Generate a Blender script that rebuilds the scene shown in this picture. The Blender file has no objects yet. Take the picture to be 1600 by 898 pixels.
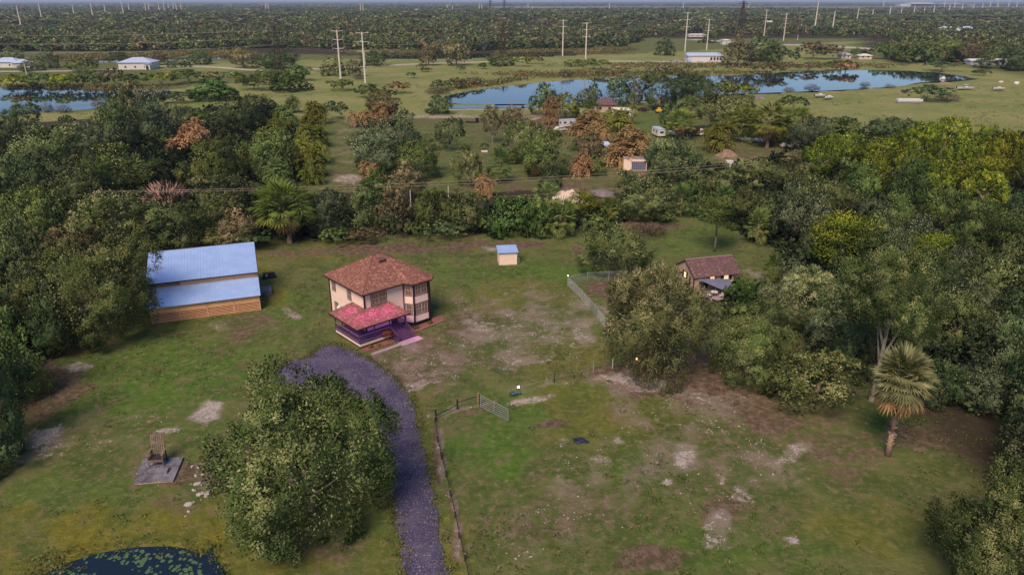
import bpy, math, random
import numpy as np
from mathutils import Vector, Matrix

sc = bpy.context.scene
COL = sc.collection
R = math.radians

# ------------------------------------------------------------------ camera
F = 1130.0            # focal length in pixels of a 1600 x 898 frame
H = 40.0              # flying height
PITCH = math.atan(447.0 / F)
SP, CP = math.sin(PITCH), math.cos(PITCH)
cam = bpy.data.cameras.new('camera')
cam.sensor_width = 36.0
cam.lens = 36.0 * F / 1600.0
cam.clip_start = 0.5
cam.clip_end = 60000
cam_ob = bpy.data.objects.new('camera', cam)
COL.objects.link(cam_ob)
cam_ob.location = (0, 0, H)
cam_ob.rotation_euler = (math.pi / 2 - PITCH, 0, 0)
sc.camera = cam_ob

# ------------------------------------------------------------------ sky, sun, exposure
SUN_EL, SUN_AZ = R(50), R(202)          # azimuth clockwise from +Y: low sun behind the camera
world = bpy.data.worlds.new('World')
sc.world = world
world.use_nodes = True
wn = world.node_tree
bg = wn.nodes['Background']
sky = wn.nodes.new('ShaderNodeTexSky')
sky.sky_type = 'NISHITA'
sky.sun_disc = False
sky.sun_elevation = SUN_EL
sky.sun_rotation = SUN_AZ
sky.altitude = 10
sky.air_density = 1.0
sky.dust_density = 0.4
sky.ozone_density = 3.5
wn.links.new(sky.outputs[0], bg.inputs[0])
bg.inputs[1].default_value = 0.065
sun = bpy.data.lights.new('sun', 'SUN')
sun.energy = 2.7
sun.angle = R(30)
sun.color = (1.0, 0.77, 0.58)
sun_ob = bpy.data.objects.new('sun', sun)
COL.objects.link(sun_ob)
sd = Vector((math.sin(SUN_AZ) * math.cos(SUN_EL), math.cos(SUN_AZ) * math.cos(SUN_EL), math.sin(SUN_EL)))
sun_ob.rotation_euler = sd.to_track_quat('Z', 'Y').to_euler()
sun_ob.location = (0, -50, 80)
vs = sc.view_settings
vs.view_transform = 'Standard'
vs.look = 'None'
vs.exposure = 0.86
vs.gamma = 1.0

# ------------------------------------------------------------------ pixel <-> ground
def G(px, py, z=0.0):
    a = (px - 800.0) / F
    v = (py - 449.0) / F
    d = (a, CP - v * SP, -SP - v * CP)
    t = (z - H) / d[2]
    return Vector((d[0] * t, d[1] * t, z))

def at_dist(px, py, Y):
    "point at ground distance Y seen at pixel"
    a = (px - 800.0) / F
    v = (py - 449.0) / F
    d = (a, CP - v * SP, -SP - v * CP)
    t = Y / d[1]
    return Vector((d[0] * t, Y, H + d[2] * t))

def pix(x, y, z):
    dep = y * CP - (z - H) * SP
    return 800 + F * x / dep, 449 - F * (y * SP + (z - H) * CP) / dep

# ------------------------------------------------------------------ scene helpers
def link(o, parent=None):
    COL.objects.link(o)
    if parent is not None:
        o.parent = parent
    return o

def tag(o, label=None, cat=None, group=None, kind=None):
    if label: o['label'] = label
    if cat: o['category'] = cat
    if group: o['group'] = group
    if kind: o['kind'] = kind
    return o

def empty(name, loc, rz=0.0, label=None, cat=None, group=None):
    o = bpy.data.objects.new(name, None)
    o.empty_display_size = 0.2
    link(o)
    o.location = loc
    o.rotation_euler = (0, 0, rz)
    return tag(o, label, cat, group)

def children(o):
    return [c for c in bpy.data.objects if c.parent == o]

def copy_tree(o, parent=None):
    kids = children(o)
    c = o.copy()
    COL.objects.link(c)
    c.parent = parent
    for k in kids:
        copy_tree(k, c)
    return c

class MB:
    def __init__(s):
        s.v = []; s.f = []
    def poly(s, pts):
        n = len(s.v); s.v += [tuple(p) for p in pts]; s.f.append(list(range(n, n + len(pts)))); return s
    def hexa(s, b, t):
        n = len(s.v); s.v += [tuple(p) for p in b] + [tuple(p) for p in t]
        s.f += [[n+3, n+2, n+1, n], [n+4, n+5, n+6, n+7]]
        for i in range(4):
            j = (i + 1) % 4
            s.f.append([n+i, n+j, n+4+j, n+4+i])
        return s
    def box(s, x0, x1, y0, y1, z0, z1):
        return s.hexa([(x0,y0,z0),(x1,y0,z0),(x1,y1,z0),(x0,y1,z0)], [(x0,y0,z1),(x1,y0,z1),(x1,y1,z1),(x0,y1,z1)])
    def prism(s, pts, z0, z1):
        n = len(s.v); k = len(pts)
        s.v += [(p[0], p[1], z0) for p in pts] + [(p[0], p[1], z1) for p in pts]
        s.f.append([n + i for i in range(k)][::-1]); s.f.append([n + k + i for i in range(k)])
        for i in range(k):
            j = (i + 1) % k
            s.f.append([n+i, n+j, n+k+j, n+k+i])
        return s
    def slab(s, pts, th):
        "thick sheet: polygon (3d pts) pushed down by th"
        n = len(s.v); k = len(pts)
        s.v += [tuple(p) for p in pts] + [(p[0], p[1], p[2] - th) for p in pts]
        s.f.append([n + i for i in range(k)]); s.f.append([n + k + i for i in range(k)][::-1])
        for i in range(k):
            j = (i + 1) % k
            s.f.append([n+j, n+i, n+k+i, n+k+j])
        return s
    def tube(s, p0, p1, r0, r1=None, n=6, cap=True):
        if r1 is None: r1 = r0
        p0 = Vector(p0); p1 = Vector(p1)
        ax = (p1 - p0)
        if ax.length < 1e-6: return s
        ax.normalize()
        u = ax.orthogonal().normalized(); w = ax.cross(u)
        b = len(s.v)
        for p, r in ((p0, r0), (p1, r1)):
            for i in range(n):
                a = 2 * math.pi * i / n
                s.v.append(tuple(p + (u * math.cos(a) + w * math.sin(a)) * r))
        for i in range(n):
            j = (i + 1) % n
            s.f.append([b+i, b+j, b+n+j, b+n+i])
        if cap:
            s.f.append([b+i for i in range(n)][::-1]); s.f.append([b+n+i for i in range(n)])
        return s
    def path(s, pts, rs, n=6):
        for i in range(len(pts) - 1):
            s.tube(pts[i], pts[i+1], rs[i], rs[i+1], n)
        return s
    def blob(s, c, r, seed=0, n=8, m=5, jit=0.18):
        rng = random.Random(seed)
        b = len(s.v)
        s.v.append((c[0], c[1], c[2] + r[2]))
        for i in range(1, m):
            th = math.pi * i / m
            for j in range(n):
                ph = 2 * math.pi * (j + .5 * (i % 2)) / n
                k = 1 + rng.uniform(-jit, jit)
                s.v.append((c[0] + r[0]*k*math.sin(th)*math.cos(ph), c[1] + r[1]*k*math.sin(th)*math.sin(ph), c[2] + r[2]*k*math.cos(th)))
        s.v.append((c[0], c[1], c[2] - r[2]))
        e = len(s.v) - 1
        for j in range(n):
            s.f.append([b, b+1+j, b+1+(j+1) % n])
            s.f.append([e, e-n+(j+1) % n, e-n+j])
        for i in range(m - 2):
            for j in range(n):
                a = b+1+i*n; q = a + n
                s.f.append([a+j, q+j, q+(j+1) % n, a+(j+1) % n])
        return s
    def mesh(s, name, mat=None, smooth=False):
        me = bpy.data.meshes.new(name)
        me.from_pydata(s.v, [], s.f)
        if mat is not None: me.materials.append(mat)
        if smooth: me.polygons.foreach_set('use_smooth', [True] * len(me.polygons))
        me.update()
        return me
    def build(s, name, mat, parent=None, smooth=False, label=None):
        o = bpy.data.objects.new(name, s.mesh(name, mat, smooth))
        link(o, parent)
        if label: o['label'] = label
        return o

def put(mesh, name, parent=None, loc=(0, 0, 0), rz=0.0, scale=(1, 1, 1), mat=None):
    o = bpy.data.objects.new(name, mesh)
    link(o, parent)
    o.location = loc
    o.rotation_euler = (0, 0, rz)
    o.scale = scale
    if mat is not None:
        o.material_slots[0].link = 'OBJECT'
        o.material_slots[0].material = mat
    return o

# ------------------------------------------------------------------ materials
def nodes(name):
    m = bpy.data.materials.new(name)
    m.use_nodes = True
    nt = m.node_tree
    return m, nt, nt.nodes['Principled BSDF']

def nd(nt, typ, **kw):
    n = nt.nodes.new(typ)
    for k, v in kw.items():
        setattr(n, k, v)
    return n

def noise(nt, vec, scale, detail=4, rough=.55, dist=0.0):
    n = nt.nodes.new('ShaderNodeTexNoise')
    n.inputs['Scale'].default_value = scale
    n.inputs['Detail'].default_value = detail
    n.inputs['Roughness'].default_value = rough
    n.inputs['Distortion'].default_value = dist
    if vec is not None: nt.links.new(vec, n.inputs['Vector'])
    return n.outputs[0]

def math_(nt, op, a, b=None, clamp=False):
    n = nt.nodes.new('ShaderNodeMath'); n.operation = op; n.use_clamp = clamp
    for i, x in enumerate((a, b)):
        if x is None: continue
        if isinstance(x, (int, float)): n.inputs[i].default_value = x
        else: nt.links.new(x, n.inputs[i])
    return n.outputs[0]

def ramp(nt, fac, lo, hi, a=0.0, b=1.0):
    n = nt.nodes.new('ShaderNodeMapRange')
    n.interpolation_type = 'SMOOTHSTEP'
    n.inputs[1].default_value = lo; n.inputs[2].default_value = hi
    n.inputs[3].default_value = a; n.inputs[4].default_value = b
    nt.links.new(fac, n.inputs[0])
    return n.outputs[0]

def mixc(nt, fac, a, b, typ='MIX'):
    n = nt.nodes.new('ShaderNodeMix'); n.data_type = 'RGBA'; n.blend_type = typ
    for i, x in ((0, fac), (6, a), (7, b)):
        if isinstance(x, (int, float)): n.inputs[i].default_value = x
        elif isinstance(x, tuple): n.inputs[i].default_value = (*x[:3], 1)
        else: nt.links.new(x, n.inputs[i])
    return n.outputs[2]

def bump(nt, bs, h, strength, dist):
    b = nt.nodes.new('ShaderNodeBump')
    b.inputs['Strength'].default_value = strength
    b.inputs['Distance'].default_value = dist
    nt.links.new(h, b.inputs['Height'])
    nt.links.new(b.outputs[0], bs.inputs['Normal'])

def plain(name, c, rough=.75, c2=None, scale=3.0, metal=0.0, spec=.3, bmp=0.0, coord='Object', emit=0.0, ecol=None):
    m, nt, bs = nodes(name)
    c2 = c2 or tuple(x * .75 for x in c)
    tc = nt.nodes.new('ShaderNodeTexCoord')
    v = tc.outputs[coord]
    a = noise(nt, v, scale, 5, .65)
    b = noise(nt, v, scale * 7, 3, .6)
    f = math_(nt, 'ADD', math_(nt, 'MULTIPLY', a, .65), math_(nt, 'MULTIPLY', b, .35))
    nt.links.new(mixc(nt, ramp(nt, f, .35, .65), c2, c), bs.inputs['Base Color'])
    bs.inputs['Roughness'].default_value = rough
    bs.inputs['Metallic'].default_value = metal
    bs.inputs['Specular IOR Level'].default_value = spec
    if bmp: bump(nt, bs, b, .5, bmp)
    if emit:
        bs.inputs['Emission Color'].default_value = (*(ecol or c), 1)
        bs.inputs['Emission Strength'].default_value = emit
    return m

def glow(name, c, s):
    m, nt, bs = nodes(name)
    bs.inputs['Base Color'].default_value = (*c, 1)
    bs.inputs['Emission Color'].default_value = (*c, 1)
    bs.inputs['Emission Strength'].default_value = s
    return m

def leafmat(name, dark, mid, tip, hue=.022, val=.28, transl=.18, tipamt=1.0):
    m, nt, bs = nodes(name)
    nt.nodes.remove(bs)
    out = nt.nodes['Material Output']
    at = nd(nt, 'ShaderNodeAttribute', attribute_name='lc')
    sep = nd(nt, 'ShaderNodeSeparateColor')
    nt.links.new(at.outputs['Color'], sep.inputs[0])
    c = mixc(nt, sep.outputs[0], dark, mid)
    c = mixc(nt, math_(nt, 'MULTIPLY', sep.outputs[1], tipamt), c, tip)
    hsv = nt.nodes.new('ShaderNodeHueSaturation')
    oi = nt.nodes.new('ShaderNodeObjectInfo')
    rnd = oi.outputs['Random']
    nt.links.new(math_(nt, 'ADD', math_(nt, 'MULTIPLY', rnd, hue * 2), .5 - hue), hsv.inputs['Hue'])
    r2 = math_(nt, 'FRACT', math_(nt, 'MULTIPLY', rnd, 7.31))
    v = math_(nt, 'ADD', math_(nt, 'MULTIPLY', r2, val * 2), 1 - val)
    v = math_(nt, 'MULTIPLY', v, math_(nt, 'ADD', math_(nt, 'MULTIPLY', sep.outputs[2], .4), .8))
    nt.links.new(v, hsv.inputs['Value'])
    nt.links.new(c, hsv.inputs['Color'])
    d = nt.nodes.new('ShaderNodeBsdfDiffuse'); t = nt.nodes.new('ShaderNodeBsdfTranslucent')
    nt.links.new(hsv.outputs[0], d.inputs[0]); nt.links.new(hsv.outputs[0], t.inputs[0])
    mx = nt.nodes.new('ShaderNodeMixShader'); mx.inputs[0].default_value = transl
    nt.links.new(d.outputs[0], mx.inputs[1]); nt.links.new(t.outputs[0], mx.inputs[2])
    nt.links.new(mx.outputs[0], out.inputs[0])
    return m

M = {}
# leaves: dark, mid, tip
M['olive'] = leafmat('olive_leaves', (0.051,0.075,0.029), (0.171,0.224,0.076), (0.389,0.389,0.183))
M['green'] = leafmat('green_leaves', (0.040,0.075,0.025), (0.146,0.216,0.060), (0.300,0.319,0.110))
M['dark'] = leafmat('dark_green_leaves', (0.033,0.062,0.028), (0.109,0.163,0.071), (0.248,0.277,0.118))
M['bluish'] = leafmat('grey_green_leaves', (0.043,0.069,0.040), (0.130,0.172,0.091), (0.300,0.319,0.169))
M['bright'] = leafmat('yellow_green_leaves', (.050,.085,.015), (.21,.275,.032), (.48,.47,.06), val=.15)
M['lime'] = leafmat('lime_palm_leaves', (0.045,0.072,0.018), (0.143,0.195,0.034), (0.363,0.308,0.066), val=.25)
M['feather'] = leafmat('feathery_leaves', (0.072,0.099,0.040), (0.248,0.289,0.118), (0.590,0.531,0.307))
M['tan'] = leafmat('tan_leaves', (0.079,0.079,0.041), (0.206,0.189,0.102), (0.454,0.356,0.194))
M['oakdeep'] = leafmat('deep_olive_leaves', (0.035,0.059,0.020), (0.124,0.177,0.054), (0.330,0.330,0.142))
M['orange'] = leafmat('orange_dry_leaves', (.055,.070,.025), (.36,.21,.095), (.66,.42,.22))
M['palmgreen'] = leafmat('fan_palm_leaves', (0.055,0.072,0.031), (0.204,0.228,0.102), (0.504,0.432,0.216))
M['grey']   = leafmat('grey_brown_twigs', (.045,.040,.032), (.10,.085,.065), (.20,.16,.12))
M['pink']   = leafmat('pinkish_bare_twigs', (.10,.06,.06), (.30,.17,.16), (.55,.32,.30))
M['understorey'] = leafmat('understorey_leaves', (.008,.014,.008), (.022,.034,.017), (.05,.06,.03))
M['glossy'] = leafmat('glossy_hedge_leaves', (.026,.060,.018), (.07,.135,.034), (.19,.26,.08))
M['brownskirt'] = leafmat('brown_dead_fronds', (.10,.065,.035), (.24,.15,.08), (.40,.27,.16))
M['bark']   = plain('grey_bark', (.22,.18,.14), .9, (.10,.08,.06), 4, bmp=.05)
M['palebark'] = plain('pale_bark', (.34,.30,.25), .9, (.18,.15,.12), 4, bmp=.05)
M['palmbark'] = plain('palm_bark', (.36,.25,.19), .9, (.17,.11,.08), 6, bmp=.06)
# ------------------------------------------------------------------ the land: one sheet to the horizon
rngn = np.random.default_rng(3)
def grow(start, end, k):
    out = []; s = start
    d = k[0]
    while s < end:
        s += d; out.append(s); d *= k[1]
    return out
xs_pos = list(np.arange(0, 84, .42)) + grow(84, 42000, (.5, 1.07))
xs = np.array([-x for x in xs_pos[:0:-1]] + xs_pos)
ys = np.array([-42000, -9000, -2500, -600, -150, -40, 0, 20, 30] + list(np.arange(36, 132, .42)) + grow(132, 45000, (.45, 1.024)))
X, Y = np.meshgrid(xs, ys)
nx, ny = len(xs), len(ys)

def vnoise(x, y, scale, seed, octs=4):
    "value noise, 0..1"
    rg = np.random.default_rng(seed)
    tab = rg.random((256, 256))
    out = np.zeros_like(x, dtype=float); amp = 1.0; tot = 0
    for o in range(octs):
        u = x / scale + 37.3 * o; v = y / scale + 11.7 * o
        i = np.floor(u).astype(np.int64); j = np.floor(v).astype(np.int64)
        fu = u - i; fv = v - j
        fu = fu*fu*(3-2*fu); fv = fv*fv*(3-2*fv)
        a = tab[i % 256, j % 256]; b = tab[(i+1) % 256, j % 256]; c = tab[i % 256, (j+1) % 256]; d = tab[(i+1) % 256, (j+1) % 256]
        out += amp * ((a*(1-fu)+b*fu)*(1-fv) + (c*(1-fu)+d*fu)*fv)
        tot += amp; amp *= .55; scale *= .5
    return out / tot

def smooth(x, a, b):
    t = np.clip((x - a) / (b - a), 0, 1); return t * t * (3 - 2 * t)

def inpoly(px, py, poly):
    inside = np.zeros(px.shape, bool)
    n = len(poly)
    for i in range(n):
        x0, y0 = poly[i]; x1, y1 = poly[(i + 1) % n]
        c = ((y0 > py) != (y1 > py)) & (px < (x1 - x0) * (py - y0) / ((y1 - y0) if y1 != y0 else 1e-9) + x0)
        inside ^= c
    return inside

dep = np.maximum(Y * CP + H * SP, 1.0)
PX = 800 + F * X / dep
PY = 449 - F * (Y * SP - H * CP) / dep
behind = Y < 25
wob = (vnoise(X, Y, 9, 5) - .5)
wob2 = (vnoise(X, Y, 9, 6) - .5)
wob = wob * .6 + (vnoise(X, Y, 3.2, 15) - .5) * 1.1
wob2 = wob2 * .6 + (vnoise(X, Y, 3.2, 16) - .5) * 1.1

def ell(cx, cy, rx, ry, ang=0, soft=.8, w=1.5):
    a = R(ang); dx = PX - cx + wob * rx * w; dy = PY - cy + wob2 * ry * w
    u = (dx * math.cos(a) + dy * math.sin(a)) / rx; v = (-dx * math.sin(a) + dy * math.cos(a)) / ry
    d = np.sqrt(u*u + v*v)
    m = 1 - smooth(d, 1 - soft * .6, 1 + soft * .4)
    m[behind] = 0
    return m

def stack(lst):
    out = np.zeros_like(X)
    for a in lst:
        s = a[-1]
        out = np.maximum(out, ell(*a[:-1]) * s)
    return out

# channel lists: cx, cy, rx, ry, angle, strength (pixels of the photograph, laid on the ground)
DIRT = [(1080,700,170,90,10,.42),(900,800,120,60,0,.42),(780,560,110,40,0,.45),(860,470,60,40,0,.3),(1200,830,80,60,0,.38),(560,420,60,20,0,.3),(620,560,50,30,0,.5),(340,600,90,40,0,.25),(200,700,120,60,0,.28),(880,240,90,40,0,.4),(640,235,60,60,0,.3),(1130,215,80,30,0,.35),(600,388,175,9,-2,.95),(470,398,60,8,0,.6),(820,384,34,9,0,1),(735,384,60,7,-3,.9),(1010,352,75,7,0,.95),(900,393,12,6,0,.8),
        (730,500,85,38,0,.62),(650,590,85,26,-5,.72),(700,560,90,30,0,.6),(575,560,70,12,10,.6),
        (1065,600,120,34,8,.95),(1190,640,90,34,12,.75),(1130,560,70,28,0,.95),(1150,590,120,30,5,.9),(850,658,36,9,-8,.9),(1010,872,70,24,0,.8),
        (880,820,90,30,-20,.55),(820,740,30,22,0,.5),(945,455,26,22,0,.9),(270,745,62,22,0,.75),(290,790,50,18,0,.45),(385,510,42,22,-20,.6),
        (150,520,110,22,-18,.95),(60,600,70,50,-30,.9),(1140,790,30,40,30,.7),(1290,700,90,30,0,.55),(1420,800,60,40,0,.35),(1330,745,60,25,0,.5),
        (520,850,70,30,0,.55),(620,845,40,16,0,.4),(850,495,60,40,0,.4),(1000,590,70,10,0,.9),(930,580,60,10,-15,.7),(720,640,80,6,-15,.6),
        (685,700,10,60,-8,.7),(710,810,10,80,-8,.7),(905,410,50,12,0,.35),(1190,470,30,30,0,.6),(970,640,60,20,0,.35),
        (870,300,110,22,-5,.7),(1180,262,80,22,-8,.8),(790,290,70,10,0,.5),(960,300,60,10,0,.5),(560,280,60,30,10,.5),(520,230,22,40,0,.3),
        (1280,650,60,20,0,.5),(1060,445,30,16,0,.4),(480,690,200,150,0,.35),(1500,560,120,120,0,1),(1450,690,100,28,0,.7),(1560,640,90,90,0,1),
        (700,188,120,8,0,.5),(860,190,70,16,0,.7),(765,205,60,12,0,.4),(740,250,50,20,0,.4),(1190,230,60,14,0,.45)]
SAND = [(770,510,90,50,8,.5),(690,575,80,30,-8,.5),(1000,600,90,22,4,.5),(1080,700,180,100,10,.36),(880,520,100,70,0,.42),(900,820,110,60,0,.34),(770,540,90,50,0,.36),(200,690,130,40,-8,.32),(540,230,30,50,0,.35),(860,250,100,40,0,.3),(742,505,40,18,10,.66),(850,515,90,38,5,.5),(915,520,34,24,40,.7),(640,605,42,9,-12,.8),(690,590,50,8,-20,.55),(820,566,60,12,-10,.6),(700,555,60,16,0,.36),
        (1000,594,52,9,4,.98),(1010,603,40,12,10,.7),(960,590,30,7,0,.7),(322,650,22,24,15,1),(85,690,42,24,-15,.85),(60,712,60,10,-10,.5),(120,577,26,10,-8,.85),(262,674,28,7,-5,.9),
        (830,625,40,7,-10,.85),(1077,715,22,16,30,.85),(1230,708,42,14,-25,.7),(1120,828,24,34,40,.66),(1045,750,12,5,0,1),(965,690,14,7,0,.8),(1158,770,20,20,40,.7),
        (250,745,45,20,0,.45),(330,745,30,40,0,.5),(940,715,24,12,0,.7),(878,690,14,10,0,.6),(872,745,16,12,0,.55),(1230,845,18,8,10,.9),(1010,640,80,30,0,.45),(1060,655,120,60,5,.42),
        (1090,620,80,8,6,.6),(730,470,36,30,0,.3),(450,490,22,8,15,.7),(350,505,30,10,0,.4),(800,860,60,30,0,.35),(900,745,60,30,0,.42),(1190,730,90,50,30,.42),
        (690,700,8,55,-8,.6),(712,810,8,80,-8,.65),(700,640,60,4,-14,.6),(880,592,90,4,-14,.5),(770,390,18,5,0,.7),(870,212,14,6,0,.3),(545,280,26,8,0,.8),(560,235,30,6,0,.4),
        (600,186,80,5,0,.5),(690,182,90,3,0,.8),(820,182,60,3,0,.6),(1180,430,30,6,10,.55),(565,201,32,8,0,.5),(500,187,30,5,0,.6),(950,840,60,40,0,.3),
        (890,305,50,14,0,.5),(1160,255,70,10,0,.5),(1200,265,40,8,0,.6),(1330,250,30,6,0,.5),(1080,97,60,4,0,.9),(1130,99,30,3,0,.8),(1475,675,60,5,15,.25),
        (810,505,30,30,20,.4),(900,485,30,26,30,.45),(640,548,50,10,-8,.5),(590,558,30,8,0,.4)]
LUSH = [(250,590,170,70,-10,.9),(300,680,90,40,0,.5),(120,770,120,40,0,.5),(440,485,60,22,0,.8),(840,425,130,18,0,.9),(1010,385,130,22,0,.5),(1080,375,100,25,0,.6),(760,700,70,50,0,1),
        (700,420,40,20,0,.5),(1020,720,80,30,0,.9),(1100,850,100,50,0,.7),(560,800,80,60,0,.6),(900,610,60,20,0,.5),(1270,710,70,20,0,.6),(1440,680,110,40,0,.9),
        (600,165,60,10,0,.9),(490,225,30,60,0,.6),(560,120,40,8,0,.9),(1050,88,80,8,0,.9),(1000,200,60,20,0,.6),(780,640,60,25,0,.7),(950,530,60,30,0,.3),(1250,860,80,40,0,.5),
        (500,250,20,30,0,.8),(710,250,30,30,0,.5)]
YELL = [(200,850,260,60,-6,1),(330,880,80,50,0,1),(120,860,80,30,0,1),(420,880,100,40,0,.8),(425,462,22,16,0,1),(330,490,90,6,-8,1),(520,400,120,10,0,.4),(560,690,60,100,0,.4),(900,640,80,60,0,.6),(1000,650,90,40,0,.5),
        (700,860,40,60,0,.6),(600,860,40,40,0,.4),(900,560,80,40,-10,.55),(800,460,120,26,0,.4),(1360,830,120,40,0,.5),(400,430,40,30,0,.4),(640,760,40,120,0,.5)]
c_dirt = stack(DIRT) if False else None
def stackl(lst): return stack([(a[0],a[1],a[2],a[3],a[4],a[5]) for a in lst])
dirt, sand, lush, yell = map(stackl, (DIRT, SAND, LUSH, YELL))

# woods floor, field, reeds, far bands
wood = np.zeros_like(X); field = np.zeros_like(X); reed = np.zeros_like(X); farp = np.zeros_like(X)
jx = PX + wob * 22; jy = PY + wob2 * np.clip(PY / 40, 0, 12)
FIELDS = [[(-900,128),(60,125),(110,180),(300,135),(420,118),(520,112),(700,100),(1000,88),(1180,85),(1420,95),(1700,130),(2400,160),(2400,215),(1500,230),(1250,200),(1100,172),(640,185),(500,185),(230,180),(60,215),(-900,260)]]
for p in FIELDS: field = np.maximum(field, inpoly(jx, jy, p) * 1.0)
for p in ([(640,92),(1000,84),(1330,64),(1330,95),(1100,118),(760,135),(640,110)], [(260,97),(760,90),(760,112),(260,112)]):
    field = np.maximum(field, inpoly(jx, jy, p) * 1.0)
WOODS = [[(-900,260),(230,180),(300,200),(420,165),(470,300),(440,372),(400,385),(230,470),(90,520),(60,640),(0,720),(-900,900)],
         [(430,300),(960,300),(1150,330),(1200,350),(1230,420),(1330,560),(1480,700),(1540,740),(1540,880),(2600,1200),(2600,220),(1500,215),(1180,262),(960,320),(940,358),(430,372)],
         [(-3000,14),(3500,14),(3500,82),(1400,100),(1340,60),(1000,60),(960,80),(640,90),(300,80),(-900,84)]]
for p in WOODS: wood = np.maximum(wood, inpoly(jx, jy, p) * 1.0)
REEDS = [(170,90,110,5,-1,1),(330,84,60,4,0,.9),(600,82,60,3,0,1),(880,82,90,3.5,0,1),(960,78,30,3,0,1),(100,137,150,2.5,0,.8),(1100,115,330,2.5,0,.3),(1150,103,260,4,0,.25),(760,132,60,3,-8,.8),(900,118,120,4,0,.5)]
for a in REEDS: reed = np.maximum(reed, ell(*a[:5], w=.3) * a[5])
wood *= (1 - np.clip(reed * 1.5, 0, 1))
cl_ = np.sin(X / 340 + 1.3) * np.sin(Y / 260 + X / 900) + .6 * np.sin(X / 150 - Y / 190) + .25 * np.sin(X / 61 + Y / 47)
clr = (cl_ > 1.02 - (Y - 700) * .00006) & (Y > 700) & (Y < 4300)
wood[clr] = 0; field[clr] = 1
farp = ((PY < 15.5) & (PY > 10.5) & (PX + wob * 60 > 640)) * 1.0
far2 = ((PY <= 10.5)) * 1.0
def soften(a, n):
    for _ in range(n):
        a = (a + np.roll(a, 1, 0) + np.roll(a, -1, 0) + np.roll(a, 1, 1) + np.roll(a, -1, 1)) / 5
    return a
nearm = smooth(Y, 150, 110)
nearm = ((Y > 36) & (Y < 130)) * 1.0
wood = wood * (1 - nearm) + soften(wood, 40) * nearm
for arr in (wood, field, farp, far2, reed): arr[behind] = 0
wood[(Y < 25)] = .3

Z = np.zeros_like(X)
near = (Y > 30) & (Y < 135)
Z = np.where(near, (vnoise(X, Y, 3.0, 8) - .5) * .16, 0) * (np.abs(X) < 130)

# ponds: basins cut into the sheet
POND_FAR = [(694,152),(715,146),(760,139),(812,133),(870,127),(935,123),(1000,121),(1080,119),(1150,118),(1215,114),(1290,111),(1370,110),(1430,112),(1490,117),(1515,122),(1495,127),(1440,129),(1405,135),(1330,140),(1240,144),(1130,148),(1020,156),(930,161),(800,163),(712,162)]
POND_LEFT = [(-330,150),(-60,139),(60,138),(180,140),(285,144),(250,155),(187,163),(137,171),(60,176),(0,181),(-90,188),(-330,200)]
POND_NEAR = [(60,905),(75,893),(105,880),(150,866),(205,856),(262,854),(292,858),(318,866),(331,854),(333,868),(345,884),(352,900),(365,960),(330,1040),(120,1050),(-10,980),(10,925)]
SLOUGH = [(120,93),(265,91),(420,86),(420,89),(265,95),(120,98)]
SLOUGH2 = [(596,86),(760,84),(760,90),(690,92),(600,92)]
SLOUGH3 = [(800,84),(900,82),(900,86),(850,88),(800,89)]
SLOUGH4 = [(706,166),(775,165),(832,165),(832,168.5),(775,169),(706,170)]
def world_poly(p): return [tuple(G(x, y)[:2]) for x, y in p]
for p, dz in ((POND_FAR, 1.2), (POND_LEFT, 1.2), (POND_NEAR, .5), (SLOUGH, .7), (SLOUGH2, .7), (SLOUGH3, .7), (SLOUGH4, .6)):
    m = inpoly(X, Y, world_poly(p))
    Z = np.where(m, -dz, Z)

me = bpy.data.meshes.new('ground')
co = np.stack([X, Y, Z], -1).reshape(-1, 3)
idx = np.arange(nx * ny).reshape(ny, nx)
q = np.stack([idx[:-1, :-1], idx[:-1, 1:], idx[1:, 1:], idx[1:, :-1]], -1).reshape(-1, 4)
def fast_mesh(me, co, quads):
    me.vertices.add(len(co)); me.vertices.foreach_set('co', co.astype(np.float32).ravel())
    k = quads.shape[1]
    me.loops.add(quads.size); me.loops.foreach_set('vertex_index', quads.astype(np.int32).ravel())
    me.polygons.add(len(quads)); me.polygons.foreach_set('loop_start', np.arange(0, quads.size, k, dtype=np.int32))
    me.update(calc_edges=True)
fast_mesh(me, co, q)
me.polygons.foreach_set('use_smooth', np.ones(len(q), bool))
for nm, chans in (('cov', (dirt, sand, lush, yell)), ('cov2', (wood, field, reed, np.clip(farp + far2 * .5, 0, 1)))):
    a = me.color_attributes.new(nm, 'FLOAT_COLOR', 'POINT')
    a.data.foreach_set('color', np.stack(chans, -1).reshape(-1).astype(np.float32))

m, nt, bs = nodes('ground')
geo = nt.nodes.new('ShaderNodeNewGeometry'); P = geo.outputs['Position']
at = nd(nt, 'ShaderNodeAttribute', attribute_name='cov'); s1 = nd(nt, 'ShaderNodeSeparateColor'); nt.links.new(at.outputs['Color'], s1.inputs[0])
at2 = nd(nt, 'ShaderNodeAttribute', attribute_name='cov2'); s2 = nd(nt, 'ShaderNodeSeparateColor'); nt.links.new(at2.outputs['Color'], s2.inputs[0])
aD, aS, aL, aY = s1.outputs[0], s1.outputs[1], s1.outputs[2], at.outputs['Alpha']
aW, aF, aR, aP = s2.outputs[0], s2.outputs[1], s2.outputs[2], at2.outputs['Alpha']
mp = nt.nodes.new('ShaderNodeMapping'); mp.inputs['Scale'].default_value = (1, 1, 0); nt.links.new(P, mp.inputs['Vector']); V = mp.outputs[0]
n_big = noise(nt, V, .035, 5, .6); n_mid = noise(nt, V, .22, 6, .65, .4); n_fine = noise(nt, V, 1.3, 6, .7, .3); n_xf = noise(nt, V, 5.5, 4, .75)
g_base = mixc(nt, ramp(nt, n_mid, .38, .66), (.060,.090,.022), (.112,.130,.042))
g_base = mixc(nt, ramp(nt, n_fine, .45, .72), g_base, (.16,.145,.070))
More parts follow.
